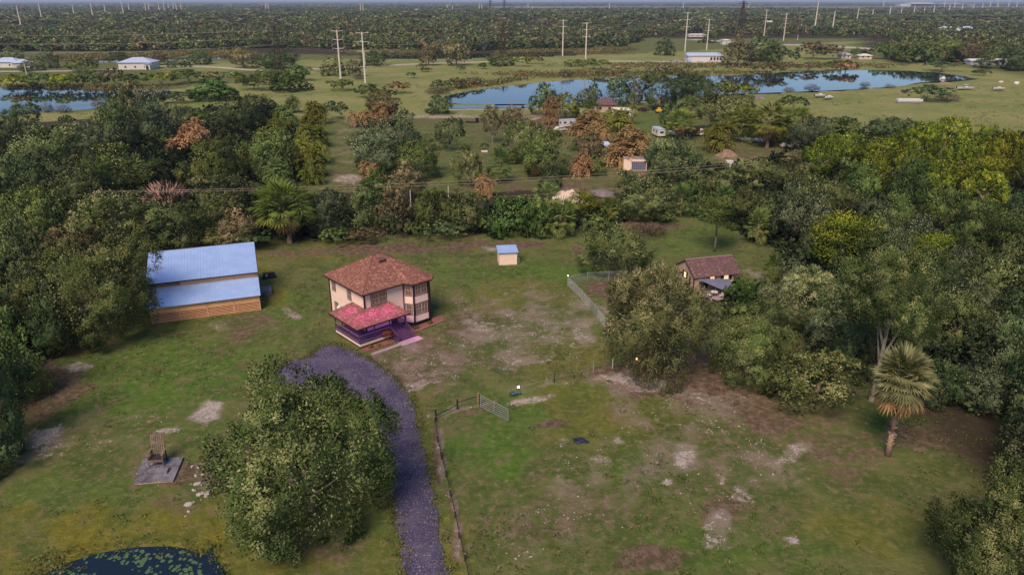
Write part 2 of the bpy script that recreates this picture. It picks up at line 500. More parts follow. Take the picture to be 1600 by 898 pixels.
g_lush = mixc(nt, ramp(nt, n_fine, .35, .7), (.042,.105,.014), (.095,.175,.024))
lm = math_(nt, 'MULTIPLY', aL, ramp(nt, n_mid, .30, .55))
col = mixc(nt, math_(nt, 'MULTIPLY', lm, .8), g_base, g_lush)
yl = mixc(nt, ramp(nt, n_fine, .3, .7), (.095,.098,.014), (.175,.165,.026))
col = mixc(nt, math_(nt, 'MULTIPLY', aY, ramp(nt, n_mid, .33, .62, .35, 1)), col, yl)
# field beyond
fcol = mixc(nt, ramp(nt, n_big, .35, .65), (.135,.175,.050), (.22,.225,.085))
fcol = mixc(nt, ramp(nt, n_mid, .5, .75), fcol, (.25,.21,.10))
col = mixc(nt, math_(nt, 'MULTIPLY', aF, .9), col, fcol)
# dirt
dcol = mixc(nt, ramp(nt, n_fine, .35, .7), (.075,.040,.032), (.19,.135,.108))
dm = ramp(nt, math_(nt, 'ADD', aD, math_(nt, 'MULTIPLY', math_(nt, 'SUBTRACT', math_(nt, 'ADD', math_(nt, 'MULTIPLY', n_mid, .5), math_(nt, 'MULTIPLY', n_fine, .5)), .5), 2.6)), .22, .85)
dm = math_(nt, 'MULTIPLY', dm, ramp(nt, aD, .02, .3))
col = mixc(nt, math_(nt, 'MULTIPLY', dm, .9), col, dcol)
n_mot = noise(nt, V, .55, 5, .75, .8)
col = mixc(nt, math_(nt, 'MULTIPLY', ramp(nt, n_mot, .52, .66), ramp(nt, n_big, .30, .62, .15, .85)), col, mixc(nt, n_xf, (.105,.070,.045), (.23,.18,.115)))
n_mot2 = noise(nt, V, .42, 5, .7, .5)
col = mixc(nt, math_(nt, 'MULTIPLY', ramp(nt, n_mot2, .55, .72), .6), col, (.040,.068,.020))
# bare spots anywhere in the short grass
sp = math_(nt, 'MULTIPLY', ramp(nt, n_fine, .60, .72), ramp(nt, n_big, .45, .6))
col = mixc(nt, math_(nt, 'MULTIPLY', sp, .75), col, (.24,.19,.15))
# sand and shell
wear = math_(nt, 'MULTIPLY', ramp(nt, math_(nt, 'ADD', aS, math_(nt, 'MULTIPLY', math_(nt, 'SUBTRACT', n_mid, .5), 1.6)), .25, .8), ramp(nt, aS, .02, .25))
col = mixc(nt, math_(nt, 'MULTIPLY', wear, .62), col, mixc(nt, n_xf, (.17,.135,.115), (.33,.275,.245)))
scol = mixc(nt, ramp(nt, n_xf, .35, .65), (.24,.20,.18), (.48,.44,.43))
smn = math_(nt, 'ADD', math_(nt, 'MULTIPLY', n_fine, .55), math_(nt, 'MULTIPLY', n_xf, .45))
sm = ramp(nt, math_(nt, 'ADD', aS, math_(nt, 'MULTIPLY', math_(nt, 'SUBTRACT', math_(nt, 'ADD', math_(nt, 'MULTIPLY', smn, .6), math_(nt, 'MULTIPLY', n_mot, .4)), .5), 4.6)), .70, 1.0)
sm = math_(nt, 'MULTIPLY', sm, ramp(nt, aS, .03, .25))
col = mixc(nt, math_(nt, 'MULTIPLY', sm, .9), col, scol)
# woods floor and reeds
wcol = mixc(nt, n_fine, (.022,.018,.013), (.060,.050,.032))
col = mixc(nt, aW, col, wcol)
rcol = mixc(nt, n_fine, (.13,.085,.035), (.30,.17,.08))
col = mixc(nt, ramp(nt, aR, .2, .7), col, rcol)
pc = mixc(nt, ramp(nt, n_big, .3, .7), (.13,.14,.085), (.22,.21,.14))
pm = ramp(nt, aP, .8, .95)
far_f = mixc(nt, ramp(nt, n_big, .3, .7), (.028,.040,.030), (.05,.06,.04))
col = mixc(nt, ramp(nt, aP, .3, .45), col, far_f)
col = mixc(nt, pm, col, pc)
# basins are dark mud
sepz = nt.nodes.new('ShaderNodeSeparateXYZ'); nt.links.new(P, sepz.inputs[0])
col = mixc(nt, ramp(nt, sepz.outputs[2], -.12, -.3), col, (.03, .03, .02))
nt.links.new(col, bs.inputs['Base Color'])
bs.inputs['Roughness'].default_value = .95
bs.inputs['Specular IOR Level'].default_value = .1
bump(nt, bs, math_(nt, 'ADD', n_fine, math_(nt, 'MULTIPLY', n_xf, .6)), .8, .22)
me.materials.append(m)
ground = bpy.data.objects.new('ground', me); link(ground); ground['kind'] = 'structure'

# ------------------------------------------------------------------ water
def catmull(pts, n=6, closed=True):
    out = []; k = len(pts)
    rngi = range(k if closed else k - 1)
    for i in rngi:
        if closed: p = [pts[(i - 1) % k], pts[i], pts[(i + 1) % k], pts[(i + 2) % k]]
        else: p = [pts[max(i-1, 0)], pts[i], pts[i+1], pts[min(i+2, k-1)]]
        for j in range(n):
            t = j / n
            out.append(tuple(.5 * ((2*p[1][c]) + (-p[0][c]+p[2][c])*t + (2*p[0][c]-5*p[1][c]+4*p[2][c]-p[3][c])*t*t + (-p[0][c]+3*p[1][c]-3*p[2][c]+p[3][c])*t**3) for c in range(2)))
    if not closed: out.append(tuple(pts[-1]))
    return out

def water_mat(name, deep, rough, bscale, bdist, tint):
    m, nt, bs = nodes(name)
    nt.nodes.remove(bs)
    geo = nt.nodes.new('ShaderNodeNewGeometry')
    b = nt.nodes.new('ShaderNodeBump'); b.inputs['Strength'].default_value = .25; b.inputs['Distance'].default_value = bdist
    nt.links.new(noise(nt, geo.outputs['Position'], bscale, 3, .5), b.inputs['Height'])
    d = nt.nodes.new('ShaderNodeBsdfDiffuse'); d.inputs[0].default_value = (*deep, 1)
    g = nt.nodes.new('ShaderNodeBsdfGlossy'); g.inputs[0].default_value = (*tint, 1); g.inputs['Roughness'].default_value = rough
    fr = nt.nodes.new('ShaderNodeFresnel'); fr.inputs[0].default_value = 1.33
    mx = nt.nodes.new('ShaderNodeMixShader')
    for n_ in (g, fr): nt.links.new(b.outputs[0], n_.inputs['Normal'])
    nt.links.new(fr.outputs[0], mx.inputs[0]); nt.links.new(d.outputs[0], mx.inputs[1]); nt.links.new(g.outputs[0], mx.inputs[2])
    nt.links.new(mx.outputs[0], nt.nodes['Material Output'].inputs[0])
    return m
M['water'] = water_mat('pond_water', (.010, .016, .022), .03, .5, .02, (.80, .86, 1.0))
M['water_near'] = water_mat('dark_pond_water', (.008, .018, .034), .05, .8, .03, (.9, .95, 1))
def sheet(name, poly, z, mat, kind='structure'):
    pts = catmull(world_poly(poly), 5)
    o = MB().poly([(x, y, z) for x, y in pts]).build(name, mat)
    if kind: o['kind'] = kind
    return o
def ccw(p):
    a = sum(p[i][0] * p[(i+1) % len(p)][1] - p[(i+1) % len(p)][0] * p[i][1] for i in range(len(p)))
    return p if a > 0 else p[::-1]
def pond_sheet(name, poly, z, mat, margin):
    # water runs under the bank: the sheet a little larger than the basin is hidden where the land is higher
    w = world_poly(poly); cx = sum(p[0] for p in w) / len(w); cy = sum(p[1] for p in w) / len(w)
    pts = ccw(catmull(w, 5))
    o = MB().poly([(x, y, z) for x, y in pts]).build(name, mat)
    o['kind'] = 'structure'
    return o
pond_sheet('pond_water', POND_FAR, .01, M['water'], 1)
pond_sheet('pond_water', POND_LEFT, .01, M['water'], 1)
pond_sheet('lily_pond_water', POND_NEAR, .06, M['water_near'], 1)
for s in (SLOUGH, SLOUGH2, SLOUGH3): pond_sheet('slough_water', s, .01, M['water'], 1)
pond_sheet('canal_water', SLOUGH4, .01, M['water'], 1)

# ------------------------------------------------------------------ gravel drive, paths
rg = random.Random(11)
def ragged(poly, amp, n=8):
    pts = catmull(poly, n)
    return [(x + rg.uniform(-amp, amp), y + rg.uniform(-amp, amp)) for x, y in pts]
DRIVE = [(632,905),(627,850),(618,800),(608,748),(602,700),(588,655),(566,628),(535,612),(490,606),(452,604),(422,600),(428,586),(436,574),(458,563),(482,559),(490,550),(500,543),(516,539),(532,543),(552,550),(576,563),(598,578),(622,600),(640,622),(650,650),(660,700),(672,752),(684,812),(700,905),(730,1010),(650,1010)]
m, nt, bs = nodes('lilac_grey_gravel')
geo = nt.nodes.new('ShaderNodeNewGeometry'); P = geo.outputs['Position']
vo = nt.nodes.new('ShaderNodeTexVoronoi'); vo.inputs['Scale'].default_value = 13.0; nt.links.new(P, vo.inputs['Vector'])
vs_ = nt.nodes.new('ShaderNodeSeparateColor'); nt.links.new(vo.outputs['Color'], vs_.inputs[0])
a = noise(nt, P, .5, 5, .6); b = noise(nt, P, 9, 3, .7)
c = mixc(nt, ramp(nt, vs_.outputs[0], .1, .95), (.038,.032,.068), (.105,.090,.165))
c = mixc(nt, ramp(nt, a, .35, .7), c, (.105,.096,.145))
c = mixc(nt, ramp(nt, vs_.outputs[1], .97, .99), c, (.36,.34,.42))
c = mixc(nt, ramp(nt, b, .5, .75, 0, .5), c, (.05,.045,.08))
w_ = noise(nt, P, 1.1, 5, .7, .6)
c = mixc(nt, ramp(nt, w_, .60, .72, 0, .7), c, (.060,.062,.045))
c = mixc(nt, ramp(nt, noise(nt, P, .28, 3, .6), .50, .64, 0, .45), c, (.045,.040,.075))
nt.links.new(c, bs.inputs['Base Color']); bs.inputs['Roughness'].default_value = .95; bs.inputs['Specular IOR Level'].default_value = .1
bump(nt, bs, vs_.outputs[0], .9, .08)
M['gravel'] = m
dpts = ccw(ragged(world_poly(DRIVE), .22))
drv = MB().poly([(x, y, .10) for x, y in dpts])
ob = drv.build('gravel_driveway', M['gravel']); ob['kind'] = 'structure'
# loose stones on the drive and along it, real geometry
def scatter_stones(name, poly_px, count, size, mat, seed, label=None, z=.06, extra=None):
    rr = np.random.default_rng(seed)
    w = world_poly(poly_px) if poly_px else None
    vv = []; ff = []
    base = np.array([(1,0,0),(0,1,0),(-1,0,0),(0,-1,0),(0,0,.7)])
    if w:
        xs_ = [p[0] for p in w]; ys_ = [p[1] for p in w]
        pts = np.stack([rr.uniform(min(xs_), max(xs_), count * 6), rr.uniform(min(ys_), max(ys_), count * 6)], -1)
        pts = pts[inpoly(pts[:, 0], pts[:, 1], w)][:count]
    else: pts = extra
    n = len(pts)
    s = size * (.5 + rr.random(n) ** 3 * 1.8)
    an = rr.uniform(0, 6.28, n)
    b = base[None] * (1 + rr.uniform(-.35, .35, (n, 5, 3)))
    x = b[..., 0] * np.cos(an)[:, None] - b[..., 1] * np.sin(an)[:, None] * .8
    y = b[..., 0] * np.sin(an)[:, None] + b[..., 1] * np.cos(an)[:, None] * .8
    co = np.stack([x * s[:, None] + pts[:, :1], y * s[:, None] + pts[:, 1:2], b[..., 2] * s[:, None] + z - .01], -1).reshape(-1, 3)
    o5 = (np.arange(n) * 5)[:, None, None]
    tri = np.array([(0,1,4),(1,2,4),(2,3,4),(3,0,4)])[None] + o5
    me = bpy.data.meshes.new(name); fast_mesh(me, co, tri.reshape(-1, 3)); me.materials.append(mat)
    o = bpy.data.objects.new(name, me); link(o); o['kind'] = 'stuff'
    if label: o['label'] = label
    return o
M['whitestone'] = plain('white_shell_stone', (.42,.39,.39), .9, (.24,.21,.21), 8)
M['lilacstone'] = plain('lilac_gravel_stone', (.20,.18,.29), .9, (.07,.06,.12), 9)
o = scatter_stones('loose_gravel', DRIVE, 9000, .04, M['lilacstone'], 2, 'lilac grey gravel stones lying on the curved driveway', .10); o['category'] = 'gravel'
o = scatter_stones('pale_gravel', DRIVE, 600, .025, M['whitestone'], 4, 'white gravel stones sprinkled over the curved driveway', .10); o['category'] = 'gravel'
# white rubble in the sandy patches of the yard and paddock
msk = (sand * smooth(vnoise(X, Y, 2.6, 12, 3) * .6 + vnoise(X, Y, .9, 13, 2) * .4, .44, .66)) * ((Y > 44) & (Y < 125)) * (1 - inpoly(X, Y, world_poly(DRIVE)))
flat = np.clip(msk - .05, 0, 1).ravel() ** 1.6; flat /= flat.sum()
ii = rngn.choice(len(flat), 2600, p=flat)
pp = np.stack([X.ravel()[ii], Y.ravel()[ii]], -1) + rngn.uniform(-.3, .3, (len(ii), 2))
o = scatter_stones('shell_rubble', None, 0, .055, M['whitestone'], 6, 'white shell rubble scattered over the bare patches of the yard', .02, pp); o['category'] = 'rubble'

M['path'] = plain('pale_sandy_path', (.42,.39,.35), .95, (.28,.26,.22), .3, coord='Object')
def strip(name, pts, w, mat, z, kind='structure'):
    pw = catmull([tuple(G(x, y)[:2]) for x, y in pts], 6, closed=False)
    L = []; Rr = []
    for i, p in enumerate(pw):
        a = Vector(pw[max(i-1, 0)]); b = Vector(pw[min(i+1, len(pw)-1)])
        t = (b - a).normalized(); n = Vector((-t.y, t.x)) * w / 2
        L.append((p[0] + n.x, p[1] + n.y, z)); Rr.append((p[0] - n.x, p[1] - n.y, z))
    mb = MB()
    for i in range(len(pw) - 1): mb.poly([Rr[i], Rr[i+1], L[i+1], L[i]])
    o = mb.build(name, mat)
    if kind: o['kind'] = kind
    return o
strip('levee_road', [(-200,112),(120,111),(245,104),(330,105),(400,110),(470,109),(520,106.5),(575,104),(660,100),(757,97),(830,94)], 7, M['path'], .03)
strip('sandy_road', [(950,96),(1017,96.5),(1078,98),(1140,99),(1200,97)], 9, M['path'], .03)
strip('canal_road', [(700,171.5),(780,171),(860,171),(930,176)], 2.2, M['path'], .03)
strip('country_road', [(1080,62),(1150,66),(1210,70),(1260,71),(1420,80)], 22, M['path'], .03)
# ------------------------------------------------------------------ foliage prototypes (unit size)
def unit(v): return v / np.maximum(np.linalg.norm(v, axis=-1, keepdims=True), 1e-9)

def leaves_mesh(name, pos, axis, outward, length, width, lc, mat, smooth_n=.82, rr=None, fit=None):
    n = len(pos)
    if fit:
        pos = pos.copy(); q = 97.5
        lo = np.percentile(pos, 100 - q, axis=0); hi = np.percentile(pos, q, axis=0)
        c = (lo + hi) / 2; h = (hi - lo) / 2 + .02
        if fit == 'ball': pos = (pos - c) / h * .97
        elif fit == 'xy': pos[:, :2] = (pos[:, :2] - c[:2]) / h[:2] * .97
    axis = unit(axis)
    side = unit(np.cross(axis, outward + rr.normal(0, .45, (n, 3))))
    nrm = np.cross(side, axis)
    flip = (nrm * outward).sum(-1) < 0
    side[flip] *= -1
    nrm = np.cross(side, axis)
    L = (length * .5)[:, None]; W = (width * .5)[:, None]
    c0 = pos - axis * L; c2 = pos + axis * L
    c1 = pos + side * W * -1 + axis * L * .1; c3 = pos + side * W + axis * L * .1
    # order so the face normal is +nrm
    co = np.stack([c0, c1, c2, c3], 1)
    fn = np.cross(co[:, 1] - co[:, 0], co[:, 2] - co[:, 0])
    bad = (fn * outward).sum(-1) < 0
    co[bad] = co[bad][:, [0, 3, 2, 1]]
    co = co.reshape(-1, 3)
    quads = np.arange(n * 4).reshape(n, 4)
    me = bpy.data.meshes.new(name)
    fast_mesh(me, co, quads)
    a = me.color_attributes.new('lc', 'FLOAT_COLOR', 'POINT')
    a.data.foreach_set('color', np.repeat(lc, 4, 0).astype(np.float32).ravel())
    sn = unit(outward * smooth_n + unit(nrm) * (1 - smooth_n) * np.where(((nrm * outward).sum(-1) < 0)[:, None], -1, 1))
    me.polygons.foreach_set('use_smooth', np.ones(n, bool))
    me.normals_split_custom_set_from_vertices(np.repeat(sn, 4, 0).tolist())
    me.materials.append(mat)
    return me

def crown_mesh(name, seed, n_leaf, n_lobe=26, n_clu=13, leaf=.05, lobe_r=(.26,.42), zmin=-.45, spread=.62, flat=1.0, spiky=.8, hang=0.0, aspect=.5, topn=0.0, mat=None):
    rr = np.random.default_rng(seed)
    # lobes spread by rejection over the shell
    ctr = []
    tries = 0
    while len(ctr) < n_lobe and tries < 4000:
        tries += 1
        d = unit(rr.normal(size=3))
        if d[2] < zmin: continue
        k = spread * (rr.random() ** .35) * rr.uniform(.85, 1.15)
        p = d * k * np.array([1, 1, flat])
        if all(np.linalg.norm(p - q) > .20 * (26 / n_lobe) ** .5 for q in ctr): ctr.append(p)
    ctr = np.array(ctr); nl = len(ctr)
    lr = rr.uniform(*lobe_r, nl) * (1 - .25 * np.linalg.norm(ctr, axis=1))
    lobe_c = rr.random(nl)
    outd = unit(ctr * np.array([1, 1, 1]) + np.array([0, 0, .25]))
    cd = unit(rr.normal(size=(nl, n_clu, 3)) * .75 + outd[:, None] * .85)
    ccen = ctr[:, None] + cd * (lr[:, None, None] * rr.uniform(.74, 1.02, (nl, n_clu, 1)))
    crad = lr[:, None] * rr.uniform(.20, .33, (nl, n_clu))
    ccol = rr.random((nl, n_clu))
    wv1 = rr.normal(size=3) * 2.0; wv2 = rr.normal(size=3) * 4.0; ph1, ph2 = rr.uniform(0, 6.28, 2)
    li = rr.integers(0, nl, n_leaf); ci = rr.integers(0, n_clu, n_leaf)
    cc = ccen[li, ci]; cr = crad[li, ci]
    off = unit(rr.normal(size=(n_leaf, 3))) * (rr.random(n_leaf) ** .45)[:, None] * cr[:, None]
    pos = cc + off
    stray = rr.random(n_leaf) < .03
    pos = np.where(stray[:, None], ctr[li] + (pos - ctr[li]) * rr.uniform(1.05, 1.2, (n_leaf, 1)), pos)
    core = rr.random(n_leaf) < .13
    cp = unit(rr.normal(size=(n_leaf, 3))) * (rr.uniform(.45, .72, (n_leaf, 1)))
    if zmin < -.3: pos = np.where(core[:, None], cp, pos)
    warp = 1 + .09 * np.sin(pos @ wv1 + ph1) + .07 * np.sin(pos @ wv2 + ph2)
    pos = pos * warp[:, None]
    pos[:, 2] -= hang * cr * rr.random(n_leaf)
    lo = unit(pos - ctr[li])
    outward = unit(lo * .90 + unit(pos) * .50 + unit(off) * .35 + np.array([0, 0, topn]))
    axis = unit(outward * spiky + rr.normal(size=(n_leaf, 3)) * .65 + np.array([0, 0, .3 - hang]))
    ln = leaf * rr.uniform(.6, 1.35, n_leaf)
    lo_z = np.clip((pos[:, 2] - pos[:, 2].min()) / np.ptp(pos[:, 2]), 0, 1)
    tip_and_skylight = np.clip((np.linalg.norm(pos - ctr[li], axis=1) / lr[li] - .75) * 1.8, 0, 1) * np.clip((ccol[li, ci] - .35) * 1.6, 0, 1) * rr.uniform(.75, 1, n_leaf)
    tip_and_skylight = np.clip((tip_and_skylight * 1.0 + stray * .2) * (.65 + .6 * lo_z), 0, 1)  # paler tip colour raised toward the crown top, skylight put into leaf colour
    lc = np.stack([np.clip(.36 * lobe_c[li] + .46 * ccol[li, ci] + .18 * rr.random(n_leaf), 0, 1), tip_and_skylight, .65 * lobe_c[li] + .35 * rr.random(n_leaf), np.ones(n_leaf)], -1)
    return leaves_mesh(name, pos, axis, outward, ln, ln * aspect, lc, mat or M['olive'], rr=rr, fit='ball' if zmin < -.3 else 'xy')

def palm_mesh(name, seed, n_frond=34, n_leaf=16, kind='fan', droop=.5, up=.9, lo=-.5, mat=None, leafw=.05, stems=1, spreadr=0.0, sm=.65, fit='ball'):
    "crown of fronds around the origin, radius 1"
    rr = np.random.default_rng(seed)
    pos = []; axis = []; outw = []; ln = []; wd = []; lc = []
    cents = [np.zeros(3)]
    if stems > 1:
        cents = [np.array([math.cos(t) * spreadr * rr.uniform(.3, 1), math.sin(t) * spreadr * rr.uniform(.3, 1), rr.uniform(-.35, .35)]) for t in rr.uniform(0, 6.28, stems)]
    fl = 1.0 if stems == 1 else 1.0 - spreadr * .75
    for c in cents:
        for k in range(n_frond):
            az = rr.uniform(0, 2 * math.pi)
            el = lo + (up - lo) * ((k + rr.random()) / n_frond)
            d = np.array([math.cos(az) * math.cos(el * 1.5), math.sin(az) * math.cos(el * 1.5), math.sin(el * 1.5)])
            L = fl * rr.uniform(.8, 1.05)
            shade = rr.random(); yl = max(0, (.35 - (el - lo) / (up - lo))) * 2 + .3 * rr.random()
            if kind == 'fan':
                hub = c + d * L * .5
                sidev = unit(np.cross(d, np.array([0, 0, 1.]))); upv = unit(np.cross(sidev, d))
                for j in range(n_leaf):
                    a = (j / (n_leaf - 1) - .5) * 3.6
                    dd = unit(d * math.cos(a) + sidev * math.sin(a) - np.array([0, 0, 1]) * droop * .35)
                    l = L * .5 * (1 - .12 * abs(a))
                    p0 = hub + dd * l * .5
                    pos.append(p0); axis.append(dd); outw.append(unit(upv * .8 + d * .5 + rr.normal(size=3) * .1)); ln.append(l * 1.0); wd.append(leafw * 1.6)
                    lc.append((.3 + .7 * rr.random() * shade + .2, yl * .5, rr.random(), 1))
                pos.append(c + d * L * .25); axis.append(d); outw.append(upv); ln.append(L * .5); wd.append(.018); lc.append((.5, .3, .5, 1))
            else:
                # arching feather frond: points on a parabola with leaflets both sides
                steps = n_leaf
                for j in range(steps):
                    t = (j + .5) / steps
                    p = c + d * L * t + np.array([0, 0, -1]) * droop * L * t * t
                    tan = unit(d - np.array([0, 0, 2]) * droop * t)
                    sidev = unit(np.cross(tan, np.array([0, 0, 1.])))
                    for sg in (-1, 1):
                        a = unit(tan * .65 + sidev * sg * .8 - np.array([0, 0, .35]))
                        l = L * .34 * (1 - .55 * abs(t - .45))
                        pos.append(p + a * l * .5); axis.append(a); outw.append(unit(np.cross(sidev, tan) * .8 + np.array([0,0,.3]) + d * .4)); ln.append(l); wd.append(leafw)
                        lc.append((.2 + .8 * rr.random() * (.4 + .6 * shade), yl * .6 + .35 * t * rr.random(), rr.random(), 1))
    pos, axis, outw = map(np.array, (pos, axis, outw))
    return leaves_mesh(name, pos, axis, outw, np.array(ln), np.array(wd), np.clip(np.array(lc), 0, 1), mat or M['lime'], sm, rr=rr, fit=fit)

def brush_mesh(name, seed, n=900, mat=None):
    "bare upright twigs fanning from the base"
    rr = np.random.default_rng(seed)
    d = unit(rr.normal(size=(n, 3)) * np.array([1, 1, .7])); d[:, 2] = np.abs(d[:, 2]) * 1.0 + .15; d = unit(d)
    t = rr.random(n) ** .5
    pos = d * t[:, None] * .9
    axis = unit(d + rr.normal(size=(n, 3)) * .22)
    lc = np.stack([rr.random(n), np.clip(t * rr.random(n) * 1.3, 0, 1), rr.random(n), np.ones(n)], -1)
    return leaves_mesh(name, pos, axis, unit(d + [0, 0, .3]), rr.uniform(.16, .34, n), rr.uniform(.012, .026, n), lc, mat or M['pink'], rr=rr)

def pine_mesh(name, seed, n_pad=20, n_leaf=8000, mat=None, leaf=.10, aspect=.26):
    rr = np.random.default_rng(seed)
    z = rr.uniform(-.75, .95, n_pad); r = (1 - .55 * np.abs(z)) * rr.uniform(.25, .75, n_pad); a = rr.uniform(0, 6.28, n_pad)
    ctr = np.stack([np.cos(a) * r, np.sin(a) * r, z], -1); lr = rr.uniform(.24, .42, n_pad)
    li = rr.integers(0, n_pad, n_leaf)
    off = unit(rr.normal(size=(n_leaf, 3))) * (rr.random(n_leaf) ** .33)[:, None] * lr[li][:, None] * np.array([1.25, 1.25, .75])
    pos = ctr[li] + off
    outward = unit(unit(off) + [0, 0, .35]); axis = unit(outward + rr.normal(size=(n_leaf, 3)) * .4)
    cl = rr.random(n_pad)
    lc = np.stack([.5 * cl[li] + .5 * rr.random(n_leaf), np.clip(off[:, 2] / lr[li], 0, 1) * rr.random(n_leaf), rr.random(n_leaf), np.ones(n_leaf)], -1)
    ln = leaf * rr.uniform(.6, 1.3, n_leaf)
    return leaves_mesh(name, pos, axis, outward, ln, ln * aspect * 1.5, lc, mat or M['bright'], rr=rr, fit='ball')

def trunk_mesh(name, seed, limbs=6, lean=.06, mat=None):
    "height 1 to the crown centre, limb spread 1"
    rr = random.Random(seed); mb = MB()
    top = (rr.uniform(-lean, lean), rr.uniform(-lean, lean), .72)
    mb.path([(0, 0, -.03), (0, 0, .04), (top[0] * .5, top[1] * .5, .36), top], [.085, .06, .048, .036], 7)
    for k in range(limbs):
        a = 6.28 * (k + rr.random() * .6) / limbs; r = rr.uniform(.35, .75)
        s = rr.uniform(.3, .7)
        p0 = (top[0] * s / .72, top[1] * s / .72, s)
        p1 = (p0[0] + math.cos(a) * r * .5, p0[1] + math.sin(a) * r * .5, s + .2)
        p2 = (math.cos(a) * r, math.sin(a) * r, s + .38 + .3 * rr.random())
        mb.path([p0, p1, p2], [.028, .019, .007], 5)
    return mb.mesh(name, mat or M['bark'], True)

PR = {}
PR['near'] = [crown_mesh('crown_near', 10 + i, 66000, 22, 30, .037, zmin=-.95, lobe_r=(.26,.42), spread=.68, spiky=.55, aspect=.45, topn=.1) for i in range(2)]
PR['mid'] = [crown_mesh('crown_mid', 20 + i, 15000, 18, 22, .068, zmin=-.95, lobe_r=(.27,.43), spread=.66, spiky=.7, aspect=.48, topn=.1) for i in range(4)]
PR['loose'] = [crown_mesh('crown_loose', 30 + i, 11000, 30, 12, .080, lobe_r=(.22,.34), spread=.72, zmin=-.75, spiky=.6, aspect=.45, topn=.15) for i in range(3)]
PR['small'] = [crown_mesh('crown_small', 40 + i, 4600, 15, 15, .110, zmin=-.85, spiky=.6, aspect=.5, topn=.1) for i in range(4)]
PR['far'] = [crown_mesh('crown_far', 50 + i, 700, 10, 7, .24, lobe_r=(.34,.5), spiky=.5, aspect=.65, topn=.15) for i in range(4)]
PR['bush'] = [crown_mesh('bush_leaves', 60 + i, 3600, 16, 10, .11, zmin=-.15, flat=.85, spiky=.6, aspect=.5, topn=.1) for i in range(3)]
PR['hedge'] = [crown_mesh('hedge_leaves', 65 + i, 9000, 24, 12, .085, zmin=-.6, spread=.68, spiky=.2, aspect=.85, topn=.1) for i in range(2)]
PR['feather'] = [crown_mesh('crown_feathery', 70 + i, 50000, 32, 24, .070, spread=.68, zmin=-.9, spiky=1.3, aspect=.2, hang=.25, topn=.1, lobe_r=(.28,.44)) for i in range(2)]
PR['fan'] = [palm_mesh('fan_fronds', 80 + i, 64, 13, 'fan', .7, .95, -.5, leafw=.04, sm=.5) for i in range(2)]
PR['skirt'] = [palm_mesh('dead_fronds', 85, 34, 9, 'fan', 1.2, -.40, -.98, leafw=.05, fit=None)]
PR['plume'] = [palm_mesh('feather_fronds', 90 + i, 120, 11, 'feather', .38, .98, -.35, leafw=.05) for i in range(2)]
PR['clump'] = [palm_mesh('palm_clump_fronds', 94 + i, 26, 8, 'feather', .6, .98, -.35, leafw=.085, stems=9, spreadr=.60) for i in range(3)]
PR['brush'] = [brush_mesh('bare_twigs', 97)]
PR['pine'] = [pine_mesh('pine_needles', 100 + i) for i in range(3)]
TR = [trunk_mesh('tree_trunk', 5 + i) for i in range(4)]
mbp = MB(); mbp.path([(0,0,-.02),(.004,0,.2),(0,.004,.6),(0,0,1)], [1.25,.95,.9,.8], 10); PALMTR = mbp.mesh('palm_trunk', M['palmbark'], True)
mbp = MB(); mbp.path([(0,0,-.02),(.01,0,.3),(0,.01,.7),(.005,0,1)], [.018,.015,.012,.006], 7)
for k in range(7):
    a = k * 2.4; z = .45 + .07 * k
    mbp.path([(0,0,z),(math.cos(a)*.08,math.sin(a)*.08,z+.06),(math.cos(a)*.17,math.sin(a)*.17,z+.08)], [.007,.005,.002], 4)
PINETR = mbp.mesh('pine_trunk', M['bark'], True)

def solve(x0, y0, x1, y1, clear=.12, flatmin=.42):
    "crown seen in a pixel box -> centre on the ground, radius, half height, centre height"
    cx, cy = (x0 + x1) / 2, (y0 + y1) / 2
    zc = 4.0
    for _ in range(8):
        p = G(cx, cy, zc)
        dep = p.y * CP + (H - zc) * SP
        rx = (x1 - x0) / 2 * dep / F
        e = (y1 - y0) / 2 * dep / F
        th = math.atan2(H - zc, p.y)
        q = e * e - (rx * math.sin(th)) ** 2
        rz = math.sqrt(max(q, (flatmin * rx) ** 2)) / math.cos(th)
        rz = min(rz, rx * 2.2)
        zc = rz * (1 + 2 * clear)
        zc = min(zc, 30)
    return p.x, p.y, rx, rz, zc

KIND = {}   # code: (thing name, material, proto, clear, kind words)
KIND['o'] = ('oak_tree', 'olive', 'mid', -.06, 'olive oak')
KIND['O'] = ('oak_tree', 'oakdeep', 'near', -.06, 'large olive oak')
KIND['g'] = ('oak_tree', 'green', 'mid', -.06, 'green oak')
KIND['d'] = ('oak_tree', 'dark', 'mid', -.06, 'dark green oak')
KIND['t'] = ('oak_tree', 'tan', 'loose', .06, 'tan leaved tree')
KIND['u'] = ('oak_tree', 'bluish', 'mid', -.06, 'blue green tree')
KIND['b'] = ('leafy_tree', 'bright', 'mid', .06, 'yellow green tree')
KIND['F'] = ('acacia_tree', 'feather', 'feather', .02, 'feathery tan green tree')
KIND['B'] = ('shrub', 'green', 'bush', 0.0, 'green shrub')
KIND['D'] = ('shrub', 'dark', 'bush', 0.0, 'dark green shrub')
KIND['Y'] = ('shrub', 'bright', 'bush', 0.0, 'yellow green shrub')
KIND['T'] = ('shrub', 'tan', 'bush', 0.0, 'tan shrub')
KIND['H'] = ('shrub', 'glossy', 'hedge', 0.0, 'glossy broad leaved shrub')
KIND['R'] = ('shrub', 'orange', 'bush', 0.0, 'orange brown shrub')
KIND['x'] = ('bare_shrub', 'grey', 'brush', 0.0, 'grey bare twiggy shrub')
KIND['X'] = ('bare_shrub', 'pink', 'brush', 0.0, 'pinkish bare twiggy shrub')
KIND['p'] = ('palm_tree', 'green', 'fan', .2, 'green fan palm')
KIND['P'] = ('palm_tree', 'lime', 'fan', .15, 'lime green fan palm')
KIND['c'] = ('palm_clump', 'lime', 'clump', 0.0, 'yellow green palm clump')
